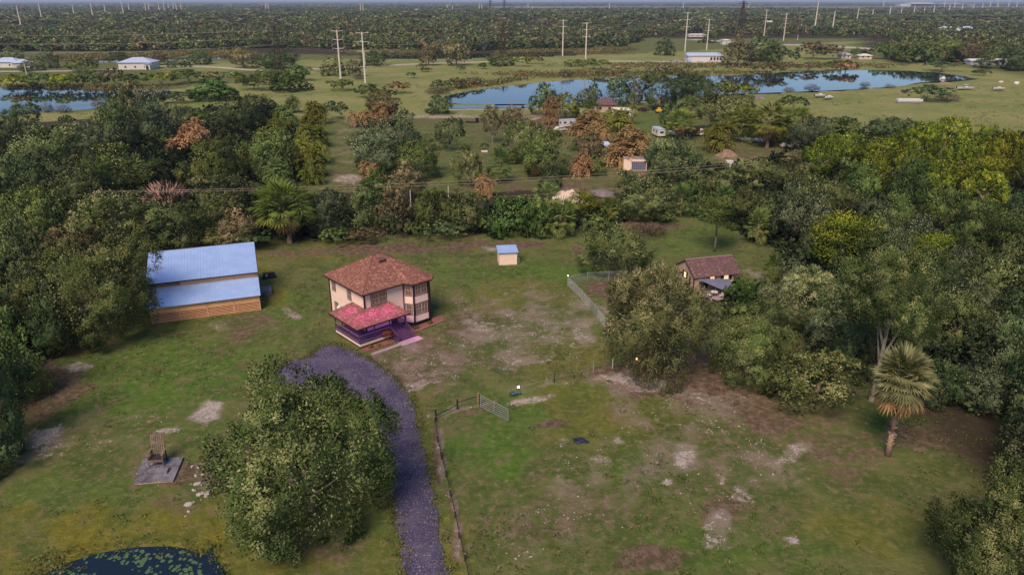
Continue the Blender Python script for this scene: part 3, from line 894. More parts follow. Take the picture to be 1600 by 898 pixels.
KIND['C'] = ('palm_clump', 'green', 'clump', 0.0, 'green palm clump')
KIND['r'] = ('palm_clump', 'orange', 'clump', 0.0, 'orange dried palm clump')
KIND['f'] = ('palm_tree', 'green', 'plume', .3, 'feather palm')
KIND['n'] = ('pine_tree', 'bright', 'pine', .3, 'yellow green pine')
KIND['N'] = ('pine_tree', 'green', 'pine', .3, 'green pine')
CATS = {'oak_tree':'tree','leafy_tree':'tree','acacia_tree':'tree','shrub':'shrub','bare_shrub':'shrub','palm_tree':'palm tree','palm_clump':'palm clump','pine_tree':'pine tree'}
TREES = []
rt = random.Random(77)
def tree(code, x0, y0, x1, y1, area, label=None, clear=None, trunk=None, proto=None):
    nm, mat, pr, cl, words = KIND[code]
    if clear is None and area == 'in the hedge behind the brown roofed house' and pr in ('mid', 'loose', 'small', 'pine'): cl = -.12
    if clear is not None: cl = clear
    x, y, rx, rz, zc = solve(x0, y0, x1, y1, cl)
    wpx = x1 - x0
    if proto: pr = proto
    elif wpx < 34 and pr in ('mid', 'loose', 'near'): pr = 'far' if wpx < 22 else 'small'
    elif wpx < 56 and pr in ('mid', 'near'): pr = 'small'
    lst = PR[pr]
    mesh = lst[rt.randrange(len(lst))]
    tall = zc + rz
    top = empty(nm, (x, y, 0), rt.uniform(0, 6.28))
    tag(top, None, CATS[nm])
    if pr in ('bush', 'hedge', 'brush', 'clump'):
        zz = rz * .55 if pr != 'brush' else 0
        k = (1.0, 1.0)
        if pr == 'brush': zc2 = 0; sz = rz * 1.7
        elif pr == 'clump': zc2 = rz * .92; sz = rz * 1.0
        else: zc2 = rz * .80; sz = rz * 1.15
        put(mesh, 'fronds' if pr == 'clump' else ('twigs' if pr == 'brush' else 'foliage'), top, (0, 0, zc2), 0, (rx * (1.0 if pr == 'brush' else .94), rx * (1.0 if pr == 'brush' else .94), sz * .95), M[mat])
        if wpx > 40 and pr != 'brush':
            put(TR[rt.randrange(4)], 'trunk', top, (0, 0, 0), 1, (rx * .5, rx * .5, rz * .8), M['bark'])
    elif pr in ('fan', 'plume'):
        up_z = rz * .30 if code == 'P' else 0
        put(mesh, 'fronds', top, (0, 0, zc + up_z), 0, (rx * .98, rx * .98, rz * (.72 if code == 'P' else 1.0)), M[mat])
        if pr == 'fan' or code == 'P':
            put(PR['skirt'][0], 'dead_fronds', top, (0, 0, zc), 0, (rx * .85, rx * .85, rz * 1.05), M['brownskirt'])
        tw = trunk or max(.18, rx * .09)
        put(PALMTR, 'trunk', top, (0, 0, 0), 0, (tw, tw, zc), M['palmbark'])
    elif pr == 'pine':
        put(mesh, 'crown', top, (0, 0, zc), 0, (rx, rx, rz), M[mat])
        put(PINETR, 'trunk', top, (0, 0, 0), 0, (zc + rz * .7,) * 3, M['palebark' if code == 'n' else 'bark'])
    else:
        if rx < .01: return
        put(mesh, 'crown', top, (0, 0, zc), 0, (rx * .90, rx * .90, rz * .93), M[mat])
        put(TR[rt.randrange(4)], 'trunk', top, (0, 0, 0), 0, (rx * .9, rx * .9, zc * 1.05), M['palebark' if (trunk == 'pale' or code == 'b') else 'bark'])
    TREES.append([top, words, area, (x0 + x1) / 2, label, nm, (y0 + y1) / 2])
    return top
# ------------------------------------------------------------------ the trees one can tell apart: crown boxes read off the photograph
A1 = 'in the dark wood left of the barn'
A2 = 'in the wood behind the blue roofed barn'
A3 = 'near the left pond'
A4 = 'in the two palm rows beside the grassy lane'
A5 = 'in the hedge behind the brown roofed house'
A6 = 'on the neighbouring lot behind the hedge'
A7 = 'around the parked campers on the far lot'
A8 = 'in the wood behind the small cottage'
A9 = 'in the dense wood at the right edge'
A10 = 'around the fenced cottage yard'
A11 = 'on the green field by the concrete poles'
A12 = 'on the far bank behind the long pond'
A13 = 'beyond the levee road at the forest edge'
L = [
('O',332,570,624,850,0,'huge olive oak in the foreground between driveway and lily pond'),
('F',942,410,1098,590,0,'big feathery tree with the small lamp at its trunk beside the cottage'),
('o',900,350,1020,434,0,'olive oak standing alone behind the chain link kennel'),
('O',48,376,244,546,0,'large olive oak leaning over the left end of the barn'),
('O',1105,474,1240,606,0,'bushy olive oak just right of the wire fence panel'),
('o',1205,535,1350,648,0,'low spreading oak left of the single fan palm'),
('F',1200,412,1308,512,0,'tan feathery tree behind the two low oaks right of the cottage'),
('O',1322,372,1474,530,0,'tall pale trunked tree right above the single fan palm'),
('O',1478,732,1690,960,0,'round olive oak in the bottom right corner'),
('N',1090,304,1156,352,0,'lone flat topped pine with bare trunk at the back of the lawn'),
('X',214,262,302,326,0,'pinkish bare shrub standing in the wood behind the barn'),
# left edge
('d',-60,400,70,540,A1),('g',-50,485,66,640,A1),('d',-70,540,40,720,A1),('o',-10,345,60,440,A1),('g',-5,295,108,400,A1),('d',-90,420,10,600,A1),('u',10,410,110,520,A1),('d',-100,640,20,760,A1),('d',-60,250,40,350,A1),('d',40,440,120,560,A1),
# behind barn
('o',104,296,244,410,A2),('o',228,314,334,400,A2),('o',296,298,376,360,A2),('t',332,328,408,388,A2),('d',60,240,172,336,A2),('g',110,226,240,318,A2),('o',18,194,128,276,A2),('d',0,238,70,322,A2),('u',106,190,184,252,A2),
('d',150,142,238,244,A2),('u',200,148,288,236,A2),('t',176,135,250,200,A2),('g',280,212,388,308,A2),('r',262,186,332,242,A2),('g',240,200,276,238,A2),('d',326,148,424,226,A2),('o',262,166,304,206,A2),('g',376,205,462,292,A2),('d',400,240,455,300,A2),('d',-40,190,40,260,A2),
('o',318,345,400,392,A2),('f',412,248,450,292,A2),('d',300,268,410,330,A2),('d',420,280,476,340,A2),('B',290,170,345,192,A2),('t',60,345,160,420,A2),('d',180,318,260,388,A2),
# left pond
('d',6,162,64,212,A3),('D',94,176,116,198,A3),('D',-60,178,10,206,A3),('T',24,146,48,166,A3),('x',60,152,84,176,A3),('x',84,158,112,176,A3),('Y',-10,112,40,138,A3),('B',30,108,85,136,A3),('Y',75,110,130,138,A3),('B',120,108,170,136,A3),('T',160,98,190,136,A3),('B',180,110,235,136,A3),('Y',225,108,275,134,A3),('B',268,106,320,130,A3),('T',310,108,350,130,A3),('B',340,106,378,130,A3),('H',295,128,372,150,A3),('D',250,140,300,160,A3),('x',140,148,162,168,A3),('B',100,88,152,112,A3),('B',118,103,150,120,A3),('d',60,78,92,108,A3),('o',0,74,36,104,A3),('d',28,94,66,112,A3),
# palm rows
('c',472,157,510,194,A4),('c',466,176,506,212,A4),('c',458,194,508,232,A4),('c',458,210,512,256,A4),('c',460,228,508,276,A4),('D',503,153,540,186,A4),('C',428,164,466,198,A4),('c',414,176,452,212,A4),('c',402,190,450,228,A4),('d',384,208,458,272,A4),('D',396,150,430,172,A4),
# hedge behind the house
('P',404,288,490,370,A5,'large fan palm with long brown skirt in the hedge'),('u',470,298,545,380,A5),('o',532,288,612,372,A5),('t',590,292,650,372,A5),('g',640,292,708,368,A5),('o',692,296,768,372,A5),('H',756,306,832,366,A5),('H',815,308,878,368,A5),
('p',852,312,900,360,A5),('p',834,288,876,326,A5),('n',888,300,936,352,A5),('B',905,325,960,362,A5),('o',948,272,1058,350,A5),('P',940,308,968,344,A5),('p',1048,290,1084,330,A5),('g',1066,278,1118,342,A5),('B',1020,322,1060,350,A5),('B',632,344,665,372,A5),('T',540,350,600,378,A5),('D',660,340,730,374,A5),
('p',1112,290,1152,328,A5),('p',1166,328,1206,372,A5),('B',500,350,545,384,A5),('D',360,350,420,392,A5),('B',745,330,790,366,A5),('x',615,358,640,372,A5),('x',980,345,1050,362,A5),
# neighbouring lot
('u',542,188,656,276,A6),('g',596,216,694,280,A6),('d',612,172,656,222,A6),('t',566,142,622,184,A6),('r',545,170,580,198,A6),('r',575,160,620,192,A6),('r',566,250,602,282,A6),('H',570,262,612,308,A6),('t',604,256,670,310,A6),
('d',676,184,728,226,A6,'small round shade tree with pale trunk on the neighbour lawn'),('d',662,148,708,180,A6),('o',704,232,764,296,A6),('p',762,232,800,276,A6),('r',742,270,772,308,A6),('o',780,188,852,258,A6),('g',812,204,898,280,A6,'rounded oak with forked trunk beside the neighbour dirt track'),
('t',752,164,786,208,A6,'slender ragged tree with white trunk on the neighbour lot'),('D',750,220,764,234,A6),('g',895,240,948,276,A6),('r',894,232,926,276,A6),('t',896,206,948,244,A6),('t',780,164,822,200,A6),('B',560,270,640,310,A6),('g',776,232,812,256,A6),
('Y',520,128,536,140,A6),('r',825,255,845,274,A6),
# campers lot
('r',848,148,876,194,A7),('g',824,132,874,180,A7),('b',866,146,910,184,A7),('o',900,138,942,170,A7),('p',912,158,938,180,A7),('r',888,174,950,210,A7),('c',938,170,994,204,A7),('r',944,198,1018,258,A7),('d',1004,214,1100,296,A7),('d',938,120,988,168,A7),('t',978,122,1006,162,A7),('d',1000,116,1068,174,A7),('d',1050,116,1124,172,A7),
('p',981,146,996,172,A7,'thin fan palm with dead orange fronds on a white trunk'),('P',1042,174,1086,212,A7),('d',1028,160,1078,206,A7),('p',1066,150,1090,178,A7),('o',1088,140,1188,208,A7),('c',1098,190,1148,238,A7),('P',1134,170,1184,214,A7),('P',1174,164,1232,222,A7),('P',1218,170,1266,222,A7),('H',1108,186,1130,206,A7),
('Y',1116,122,1152,150,A7),('Y',1146,128,1186,152,A7),('B',1218,144,1264,172,A7),('b',1254,212,1316,276,A7),('f',1292,186,1338,234,A7),('t',1216,234,1262,262,A7),('d',1060,120,1110,150,A7),('g',920,124,934,146,A7),('T',1228,168,1256,180,A7),('D',1300,176,1346,204,A7),('p',1268,186,1300,216,A7),('B',955,228,1000,250,A7),('D',990,240,1015,262,A7),
# wood behind cottage
('o',1092,262,1164,312,A8),('o',1150,246,1222,304,A8),('o',1200,250,1268,310,A8),('d',1110,254,1146,272,A8),('b',1300,206,1350,262,A8),('u',1196,282,1296,390,A8),('o',1278,286,1342,356,A8),('n',1274,328,1360,410,A8),('b',1316,246,1398,312,A8),('o',1135,290,1210,352,A8),('d',1182,300,1230,372,A8),('p',1378,226,1396,258,A8),
('g',1230,270,1300,330,A8),('u',1228,180,1300,240,A8),('d',1340,182,1436,244,A8),('D',1166,428,1206,470,A8),('H',1128,432,1198,484,A8,'dense green bush right in front of the cottage awning'),('p',1196,396,1226,436,A8),('D',1095,460,1150,500,A8),('d',1290,400,1345,470,A8),('u',1208,400,1260,460,A8),
# right wood
('b',1392,222,1432,290,A9),('b',1400,190,1466,272,A9),('b',1440,182,1508,262,A9),('b',1486,196,1556,286,A9),('b',1530,206,1592,296,A9),('b',1572,212,1650,300,A9),('b',1424,246,1500,316,A9),('b',1500,262,1580,330,A9),('d',1380,270,1460,340,A9),('g',1440,292,1510,372,A9),('g',1500,310,1580,390,A9),('d',1560,300,1640,390,A9),
('u',1330,306,1400,372,A9),('g',1366,300,1426,368,A9),('u',1390,340,1470,420,A9),('x',1400,316,1452,372,A9),('n',1424,366,1492,420,A9),('u',1350,358,1420,420,A9),('g',1480,340,1550,420,A9),('o',1540,380,1620,460,A9),('u',1452,386,1530,470,A9),('o',1500,400,1590,500,A9),('d',1560,440,1660,560,A9),('o',1450,450,1540,550,A9),
('d',1520,480,1620,600,A9),('d',1560,540,1680,700,A9),('u',1500,560,1590,650,A9),('d',1300,440,1360,520,A9),('d',1300,500,1360,580,A9),('d',1400,500,1480,560,A9),('u',1560,640,1690,780,A9),('g',1600,380,1700,480,A9),('d',1240,440,1330,540,A9),('u',1256,488,1340,560,A9),('d',1590,300,1700,400,A9),('n',1486,244,1560,300,A9),('N',1530,330,1600,400,A9),('N',1400,250,1450,330,A9),('d',1440,560,1510,640,A9),
# field and poles
('B',512,118,552,142,A11),('B',552,126,590,152,A11),('B',576,134,622,156,A11),('R',600,124,638,146,A11),('H',420,112,484,142,A11),('B',440,98,486,126,A11),('T',400,118,434,142,A11),('B',372,112,420,140,A11),('Y',368,114,392,134,A11),('B',395,104,440,128,A11),('o',502,88,544,120,A11),('t',540,94,570,118,A11),('x',548,108,572,124,A11),('d',560,80,610,104,A11),
('d',400,80,470,108,A11),('t',355,74,402,104,A11),('t',652,68,686,100,A11),('t',690,64,735,100,A11),('d',292,76,330,102,A11),('D',650,98,664,108,A11),('D',655,104,676,112,A11),('D',634,110,650,122,A11),('D',712,102,728,110,A11),('x',660,128,706,146,A11),('B',672,122,704,142,A11),('T',700,118,730,138,A11),('T',725,118,756,134,A11),('o',758,84,802,104,A11),('D',745,96,762,108,A11),('D',262,92,300,110,A11),
# far bank
('d',1024,60,1056,88,A12),('t',1128,58,1182,100,A12),('d',1165,56,1215,98,A12),('o',1180,64,1230,100,A12),('D',1215,72,1250,100,A12),('T',1245,60,1300,92,A12),('T',1285,66,1322,92,A12),('d',1092,50,1124,68,A12),('B',1330,72,1360,90,A12),('B',1360,62,1386,92,A12),('g',1382,68,1412,94,A12),('T',1005,98,1030,116,A12),('B',905,92,950,106,A12),('T',820,84,850,100,A12),('Y',800,84,830,104,A12),('B',880,90,910,104,A12),('T',1240,96,1280,110,A12),('B',1290,90,1340,110,A12),('T',1180,100,1230,112,A12),('R',1300,95,1345,110,A12),
('T',1064,100,1084,114,A12),('T',1030,102,1066,116,A12),('R',806,108,824,124,A12),('x',870,102,900,120,A12),('x',1380,128,1402,138,A12),('x',1255,126,1284,142,A12),('x',1342,124,1362,136,A12),('x',1222,132,1244,144,A12),('D',1418,128,1482,158,A12),('x',1460,138,1506,158,A12),('T',1368,98,1386,106,A12),('D',1448,92,1500,108,A12),('d',1560,76,1620,112,A12),('g',1440,62,1500,98,A12),('t',1495,66,1540,96,A12),('d',1526,80,1570,108,A12),('o',1400,56,1450,92,A12),
('D',1520,106,1548,118,A12),('T',760,84,790,100,A12),('T',930,104,960,118,A12),('T',955,100,985,114,A12),
]
L += [('d',1610,600,1760,760,A9),('u',1640,700,1800,880,A9),('g',1650,500,1800,640,A9),('d',1640,420,1760,540,A9),('b',1340,214,1400,270,A9),('g',1310,250,1376,330,A9),('u',1250,330,1320,400,A8),('o',1356,326,1420,392,A9),
('d',1420,400,1500,480,A9),('u',1480,440,1560,530,A9),('d',1340,520,1400,600,A9),('o',1560,340,1640,420,A9),('c',492,196,512,226,A4),('C',440,150,470,176,A4),('d',-60,170,0,230,A3),('c',470,250,506,288,A4),
('o',400,80,440,104,A11),('t',232,80,262,100,A3),('d',170,78,200,98,A3),('c',1196,180,1240,226,A7),('C',1150,176,1192,222,A7),('D',1262,196,1300,226,A7),('C',905,176,935,206,A7),('r',985,210,1012,244,A7),('r',925,192,955,222,A7),('o',1068,262,1108,300,A8),('d',840,268,880,296,A6)]
for t in L:
    code, x0, y0, x1, y1, area = t[:6]
    lab = t[6] if len(t) > 6 else None
    if lab and 'tall pale trunked' in lab: tree(code, x0, y0, x1, y1, area, lab, clear=.75, trunk='pale', proto='near'); continue
    if lab and lab.startswith('small round shade'): tree(code, x0, y0, x1, y1, area, lab, clear=.2, trunk='pale'); continue
    if lab and 'slender' in lab: tree(code, x0, y0, x1, y1, area, lab, clear=.35, trunk='pale'); continue
    if lab and 'lone flat topped' in lab: tree(code, x0, y0, x1, y1, area, lab, clear=1.0); continue
    if code == 'F' : tree(code, x0, y0, x1, y1, area, lab, clear=.04); continue
    if lab and 'thin fan palm' in lab: tree(code, x0, y0, x1, y1, area, lab, clear=.9, trunk=.3); continue
    tree(code, x0, y0, x1, y1, area, lab)

# forest edge beyond the levee: nearest trees as individuals, the rest as one wood
FOREST = [[(-260,30),(1900,30),(1900,84),(1560,98),(1400,98),(1395,84),(1420,66),(1340,56),(1020,56),(960,74),(760,78),(690,82),(430,74),(300,78),(100,80),(-260,84)]]
rf = np.random.default_rng(41)
def clearing(x, y):
    if y < 700: return False
    v = math.sin(x / 340 + 1.3) * math.sin(y / 260 + x / 900) + .6 * math.sin(x / 150 - y / 190) + .25 * math.sin(x / 61 + y / 47)
    return v > 1.02 - (y - 700) * .00006
def forest_points(n, ya=430, yb=4100):
    pts = []
    while len(pts) < n:
        y = math.sqrt(rf.uniform(ya * ya, yb * yb)); x = rf.uniform(-.8, .8) * y
        px, py = pix(x, y, 0)
        if px < -150 or px > 1750 or py < 13.5: continue
        jx_, jy_ = np.array([px + rf.uniform(-12, 12)]), np.array([py + rf.uniform(-1.5, 1.5)])
        if clearing(x, y): continue
        if py > 30 and not inpoly(jx_, jy_, FOREST[0])[0]: continue
        if py < 16.5 and px > 760: continue
        if rf.random() > (y / 1500.0) ** .1 * 1.0: continue
        pts.append((y, x, px, py))
    return sorted(pts)
# woodland that reads as a mass: points carrying crowns (geometry nodes)
def proto_object(mesh, mat, name):
    me = mesh.copy(); me.materials.clear(); me.materials.append(mat)
    return bpy.data.objects.new(name, me)

def instanced(name, pts, scales, protos, label, cat, seed=1):
    "pts (n,3), scales (n,3)"
    me = bpy.data.meshes.new(name)
    me.vertices.add(len(pts)); me.vertices.foreach_set('co', np.asarray(pts, np.float32).ravel())
    a = me.attributes.new('isc', 'FLOAT_VECTOR', 'POINT'); a.data.foreach_set('vector', np.asarray(scales, np.float32).ravel())
    rr = np.random.default_rng(seed)
    which = rr.integers(0, len(protos), len(pts))
    a = me.attributes.new('which', 'INT', 'POINT'); a.data.foreach_set('value', which.astype(np.int32))
    a = me.attributes.new('irot', 'FLOAT', 'POINT'); a.data.foreach_set('value', rr.uniform(0, 6.28, len(pts)).astype(np.float32))
    ob = bpy.data.objects.new(name, me); link(ob)
    ng = bpy.data.node_groups.new(name, 'GeometryNodeTree')
    ng.interface.new_socket('Geometry', in_out='INPUT', socket_type='NodeSocketGeometry')
    ng.interface.new_socket('Geometry', in_out='OUTPUT', socket_type='NodeSocketGeometry')
    N = ng.nodes; Lk = ng.links
    gi = N.new('NodeGroupInput'); go = N.new('NodeGroupOutput')
    join = N.new('GeometryNodeJoinGeometry')
    asc = N.new('GeometryNodeInputNamedAttribute'); asc.data_type = 'FLOAT_VECTOR'; asc.inputs[0].default_value = 'isc'
    aro = N.new('GeometryNodeInputNamedAttribute'); aro.data_type = 'FLOAT'; aro.inputs[0].default_value = 'irot'
    awh = N.new('GeometryNodeInputNamedAttribute'); awh.data_type = 'INT'; awh.inputs[0].default_value = 'which'
    comb = N.new('ShaderNodeCombineXYZ'); Lk.new(aro.outputs[0], comb.inputs[2])
    for k, p in enumerate(protos):
        cmp_ = N.new('FunctionNodeCompare'); cmp_.data_type = 'INT'; cmp_.operation = 'EQUAL'
        Lk.new(awh.outputs[0], cmp_.inputs[2]); cmp_.inputs[3].default_value = k
        oi = N.new('GeometryNodeObjectInfo'); oi.inputs['Object'].default_value = p; oi.inputs['As Instance'].default_value = True
        ip = N.new('GeometryNodeInstanceOnPoints')
        Lk.new(gi.outputs[0], ip.inputs['Points']); Lk.new(cmp_.outputs[0], ip.inputs['Selection'])
        Lk.new(oi.outputs['Geometry'], ip.inputs['Instance'])
        Lk.new(asc.outputs[0], ip.inputs['Scale'])
        Lk.new(comb.outputs[0], ip.inputs['Rotation'])
        Lk.new(ip.outputs[0], join.inputs[0])
    Lk.new(join.outputs[0], go.inputs[0])
    md = ob.modifiers.new('scatter', 'NODES'); md.node_group = ng
    tag(ob, label, cat, None, 'stuff')
    return ob

FP = [proto_object(PR['far'][i % 4], M[k], 'wood_crown') for i, k in enumerate(('dark', 'olive', 'green', 'olive', 'tan', 'bluish', 'olive', 'grey'))]
pts = []
single = sorted(forest_points(5600, 430, 850) + forest_points(6200, 850, 1500))
NEAR_N = 110
near_pts = [p for i, p in enumerate(single) if p[2] > -20 and p[2] < 1620][:NEAR_N * 3][::3]
nset = set(id(p) for p in near_pts)
codes = 'dogtugdoT'
for y, x, px, py in near_pts:
    r = rf.uniform(4.0, 7.5); h = rf.uniform(6, 10)
    code = codes[int(rf.integers(0, len(codes)))]
    nm, mat, pr, cl, words = KIND[code]
    top = empty(nm, (x, y, 0), rt.uniform(0, 6.28)); tag(top, None, CATS[nm])
    put(PR['small'][rt.randrange(4)], 'crown', top, (0, 0, h * .55), 0, (r, r, h * .45), M[mat])
    put(TR[rt.randrange(4)], 'trunk', top, (0, 0, 0), 0, (r * .6, r * .6, h * .5), M['bark'])
    TREES.append([top, words, A13, px, None, nm, py - 4])
rest = [p for p in single if id(p) not in nset]
n = len(rest)
r = rf.uniform(4.0, 8.0, n); h = rf.uniform(3.2, 5.8, n)
instanced('far_wood', [(p[1], p[0], h_ * .75) for p, h_ in zip(rest, h)], np.stack([r, r, h], -1), FP, 'mixed olive and dark green forest stretching to the horizon', 'woodland', 3)
big = []
extra = []
while len(extra) < 12000:
    y = math.sqrt(rf.uniform(1100 ** 2, 4300 ** 2)); x = rf.uniform(-.76, .76) * y
    px, py = pix(x, y, 0)
    if clearing(x, y) or py > 44 or (py < 16 and px > 700): continue
    extra.append((x, y))
big += extra
nb = len(big); r = rf.uniform(14, 26, nb); h = rf.uniform(4, 9, nb)
instanced('distant_wood', [(x, y, h_ * .5) for (x, y), h_ in zip(big, h)], np.stack([r, r, h], -1), FP, 'hazy wooded plain along the horizon', 'woodland', 5)
# dark far belt on the horizon
hb = []
while len(hb) < 3500:
    y = math.sqrt(rf.uniform(6200 ** 2, 16000 ** 2)); x = rf.uniform(-.76, .76) * y; hb.append((x, y))
for _ in range(1800):
    y = math.sqrt(rf.uniform(4300 ** 2, 6200 ** 2)); hb.append((rf.uniform(-.76, -.06) * y, y))
r = rf.uniform(80, 190, len(hb)); h = rf.uniform(5, 11, len(hb))
instanced('horizon_wood', [(x, y, h_ * .2) for (x, y), h_ in zip(hb, h)], np.stack([r, r, h], -1), FP[:2] + FP[3:4] + FP[5:6], 'dark wooded belt lying right along the horizon', 'woodland', 6)

# dark understorey below the woods near the house
UND = [[(-160,260),(230,185),(430,170),(470,250),(440,362),(405,376),(232,384),(150,440),(60,520),(10,640),(-160,900)],
       [(1070,285),(1180,262),(1330,215),(1750,225),(1750,800),(1600,700),(1520,640),(1440,560),(1350,515),(1300,490),(1240,430),(1215,385),(1110,345)],
       [(410,330),(960,335),(960,352),(700,366),(410,372)]]
up = []
for poly in UND:
    wp = world_poly(poly); xs_ = [p[0] for p in wp]; ys_ = [p[1] for p in wp]
    area = (max(xs_) - min(xs_)) * (max(ys_) - min(ys_))
    k = int(min(area / 6, 12000))
    q_ = np.stack([rf.uniform(min(xs_), max(xs_), k), rf.uniform(min(ys_), max(ys_), k)], -1)
    q_ = q_[inpoly(q_[:, 0], q_[:, 1], wp)]
    up += list(map(tuple, q_))
# keep clear of the barn and cottage
up = [p for p in up if not (-50 < p[0] < -32 and 86 < p[1] < 108) and not (22 < p[0] < 38 and 95 < p[1] < 108)]
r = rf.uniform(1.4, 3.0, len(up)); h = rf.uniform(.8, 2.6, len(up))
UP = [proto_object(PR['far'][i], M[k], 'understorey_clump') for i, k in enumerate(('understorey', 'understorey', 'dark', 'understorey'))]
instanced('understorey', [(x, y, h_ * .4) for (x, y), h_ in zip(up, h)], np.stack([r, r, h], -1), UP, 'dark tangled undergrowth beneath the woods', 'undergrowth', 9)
# low weeds and tufts on yard, lots and field
tufts = []
k = 26000
tx = rf.uniform(-110, 110, k); ty = 42 + 90 * rf.random(k)
tm = vnoise(tx, ty, 7, 33) * .7 + vnoise(tx, ty, 2.2, 34) * .5
keep = (tm > .63) & ~inpoly(tx, ty, world_poly(DRIVE)) & ~inpoly(tx, ty, world_poly(POND_NEAR))
tufts = np.stack([tx[keep], ty[keep]], -1)
keep = [not (-25 < x < -9 and 78 < y < 95) and not (-50 < x < -32 and 90 < y < 108) and not (25 < x < 36 and 96 < y < 106) for x, y in tufts]
tufts = tufts[np.array(keep)]
TUFT = [crown_mesh('weed_tuft', 200 + i, 46, 4, 3, .55, lobe_r=(.3,.5), zmin=0, spiky=1.2, aspect=.18, topn=.5) for i in range(3)]
TP = [proto_object(TUFT[i], M[kk], 'tuft') for i, kk in enumerate(('green', 'olive', 'tan'))]
edge = []
for poly, k_, sp_ in ((DRIVE, 1500, .35), (POND_NEAR, 220, .45), ([(60,880),(90,876),(100,888),(70,898)], 90, .8)):
    w_p = catmull(world_poly(poly), 8)
    for _ in range(k_):
        a_ = w_p[rf.integers(0, len(w_p))]; edge.append((a_[0] + rf.normal(0, sp_), a_[1] + rf.normal(0, sp_)))
tufts = np.concatenate([tufts, np.array(edge)])
s = rf.uniform(.10, .30, len(tufts))
instanced('weeds', [(x, y, .03) for x, y in tufts], np.stack([s * 1.3, s * 1.3, s], -1), TP, 'tufts of weeds in the short patchy lawn', 'weeds', 10)
k = 5200
tx = rf.uniform(-260, 300, k); ty = 128 + 260 * rf.random(k) ** 1.0
tm = vnoise(tx, ty, 20, 35) * .7 + vnoise(tx, ty, 6, 36) * .5
keep = (tm > .62) & ~inpoly(tx, ty, world_poly(POND_FAR)) & ~inpoly(tx, ty, world_poly(POND_LEFT))
t2 = np.stack([tx[keep], ty[keep]], -1); s = rf.uniform(.3, .9, len(t2))
instanced('field_weeds', [(x, y, .03) for x, y in t2], np.stack([s * 1.4, s * 1.4, s * .7], -1), TP, 'scattered weed clumps over the far pastures', 'weeds', 11)
# reeds along the slough and the pond banks
rp = []; 
mm = np.clip(reed, 0, 1).ravel(); 
cell = (np.gradient(xs)[None, :] * np.gradient(ys)[:, None]).ravel()
w_ = mm * cell * (Y.ravel() > 100); w_ /= w_.sum()
ii = rf.choice(len(w_), 7000, p=w_)
rx_ = X.ravel()[ii] + rf.uniform(-3, 3, 7000); ry_ = Y.ravel()[ii] + rf.uniform(-4, 4, 7000)
bad = np.zeros(7000, bool)
for p in (POND_FAR, POND_LEFT, SLOUGH, SLOUGH2, SLOUGH3): bad |= inpoly(rx_, ry_, world_poly(p))
rp = np.stack([rx_, ry_], -1)[~bad]; s = rf.uniform(.9, 2.0, len(rp))
RP = [proto_object(TUFT[0], M['orange'], 'reed'), proto_object(TUFT[1], M['tan'], 'reed'), proto_object(TUFT[2], M['olive'], 'reed')]
instanced('reeds', [(x, y, .05) for x, y in rp], np.stack([s * 1.4, s * 1.4, s * 1.1], -1), RP, 'rusty brown reeds fringing the ponds and sloughs', 'reeds', 12)

# ------------------------------------------------------------------ single fan palm (right), leaning trunk
base = G(1387, 711)
x, y, rx, rz, zc = solve(1356, 534, 1466, 652, .5)
# crown straight above a leaning trunk
dep0 = base.y * CP + H * SP
yc = base.y + .3
zt = at_dist(1411, 589, yc)
pal = empty('palm_tree', base, 0); tag(pal, 'single tall fan palm with pale leaning trunk and brown dead fronds', 'palm tree')
cr = Vector(zt) - base
big_fan = palm_mesh('fronds', 300, 84, 17, 'fan', .9, .9, -.85, leafw=.030, sm=.3, fit=None)
rr_ = 57 / F * (yc * CP + (H - zt.z) * SP)
put(big_fan, 'fronds', pal, cr, 0, (rr_ * 1.0, rr_ * 1.0, rr_ * 1.12), M['palmgreen'])
put(palm_mesh('fronds', 301, 30, 17, 'fan', .6, .98, -.1, leafw=.030, sm=.3, fit=None), 'fronds', pal, cr, 1, (rr_ * .96, rr_ * .96, rr_ * 1.05), M['palmgreen'])
put(palm_mesh('dead_fronds', 302, 60, 13, 'fan', 1.4, -.42, -.95, leafw=.034, sm=.3, fit=None), 'dead_fronds', pal, cr, 0, (rr_ * 1.12, rr_ * 1.12, rr_ * 1.22), M['orange'])
mb = MB(); rr2 = random.Random(5)
mb.path([Vector((0,0,-.1)), cr * .3, cr * .7, cr], [.30,.21,.19,.19], 12)
mb.build('trunk', M['palmbark'], pal, True)
mb = MB()
for k in range(60):
    t = rr2.uniform(.12, .62); p = cr * t; a = rr2.uniform(0, 6.28); d = Vector((math.cos(a), math.sin(a), .5))
    mb.tube(p + d * .16, p + d * rr2.uniform(.30, .44), .07, .03, 4)
mb.build('leaf_stubs', M['palebark'], pal)
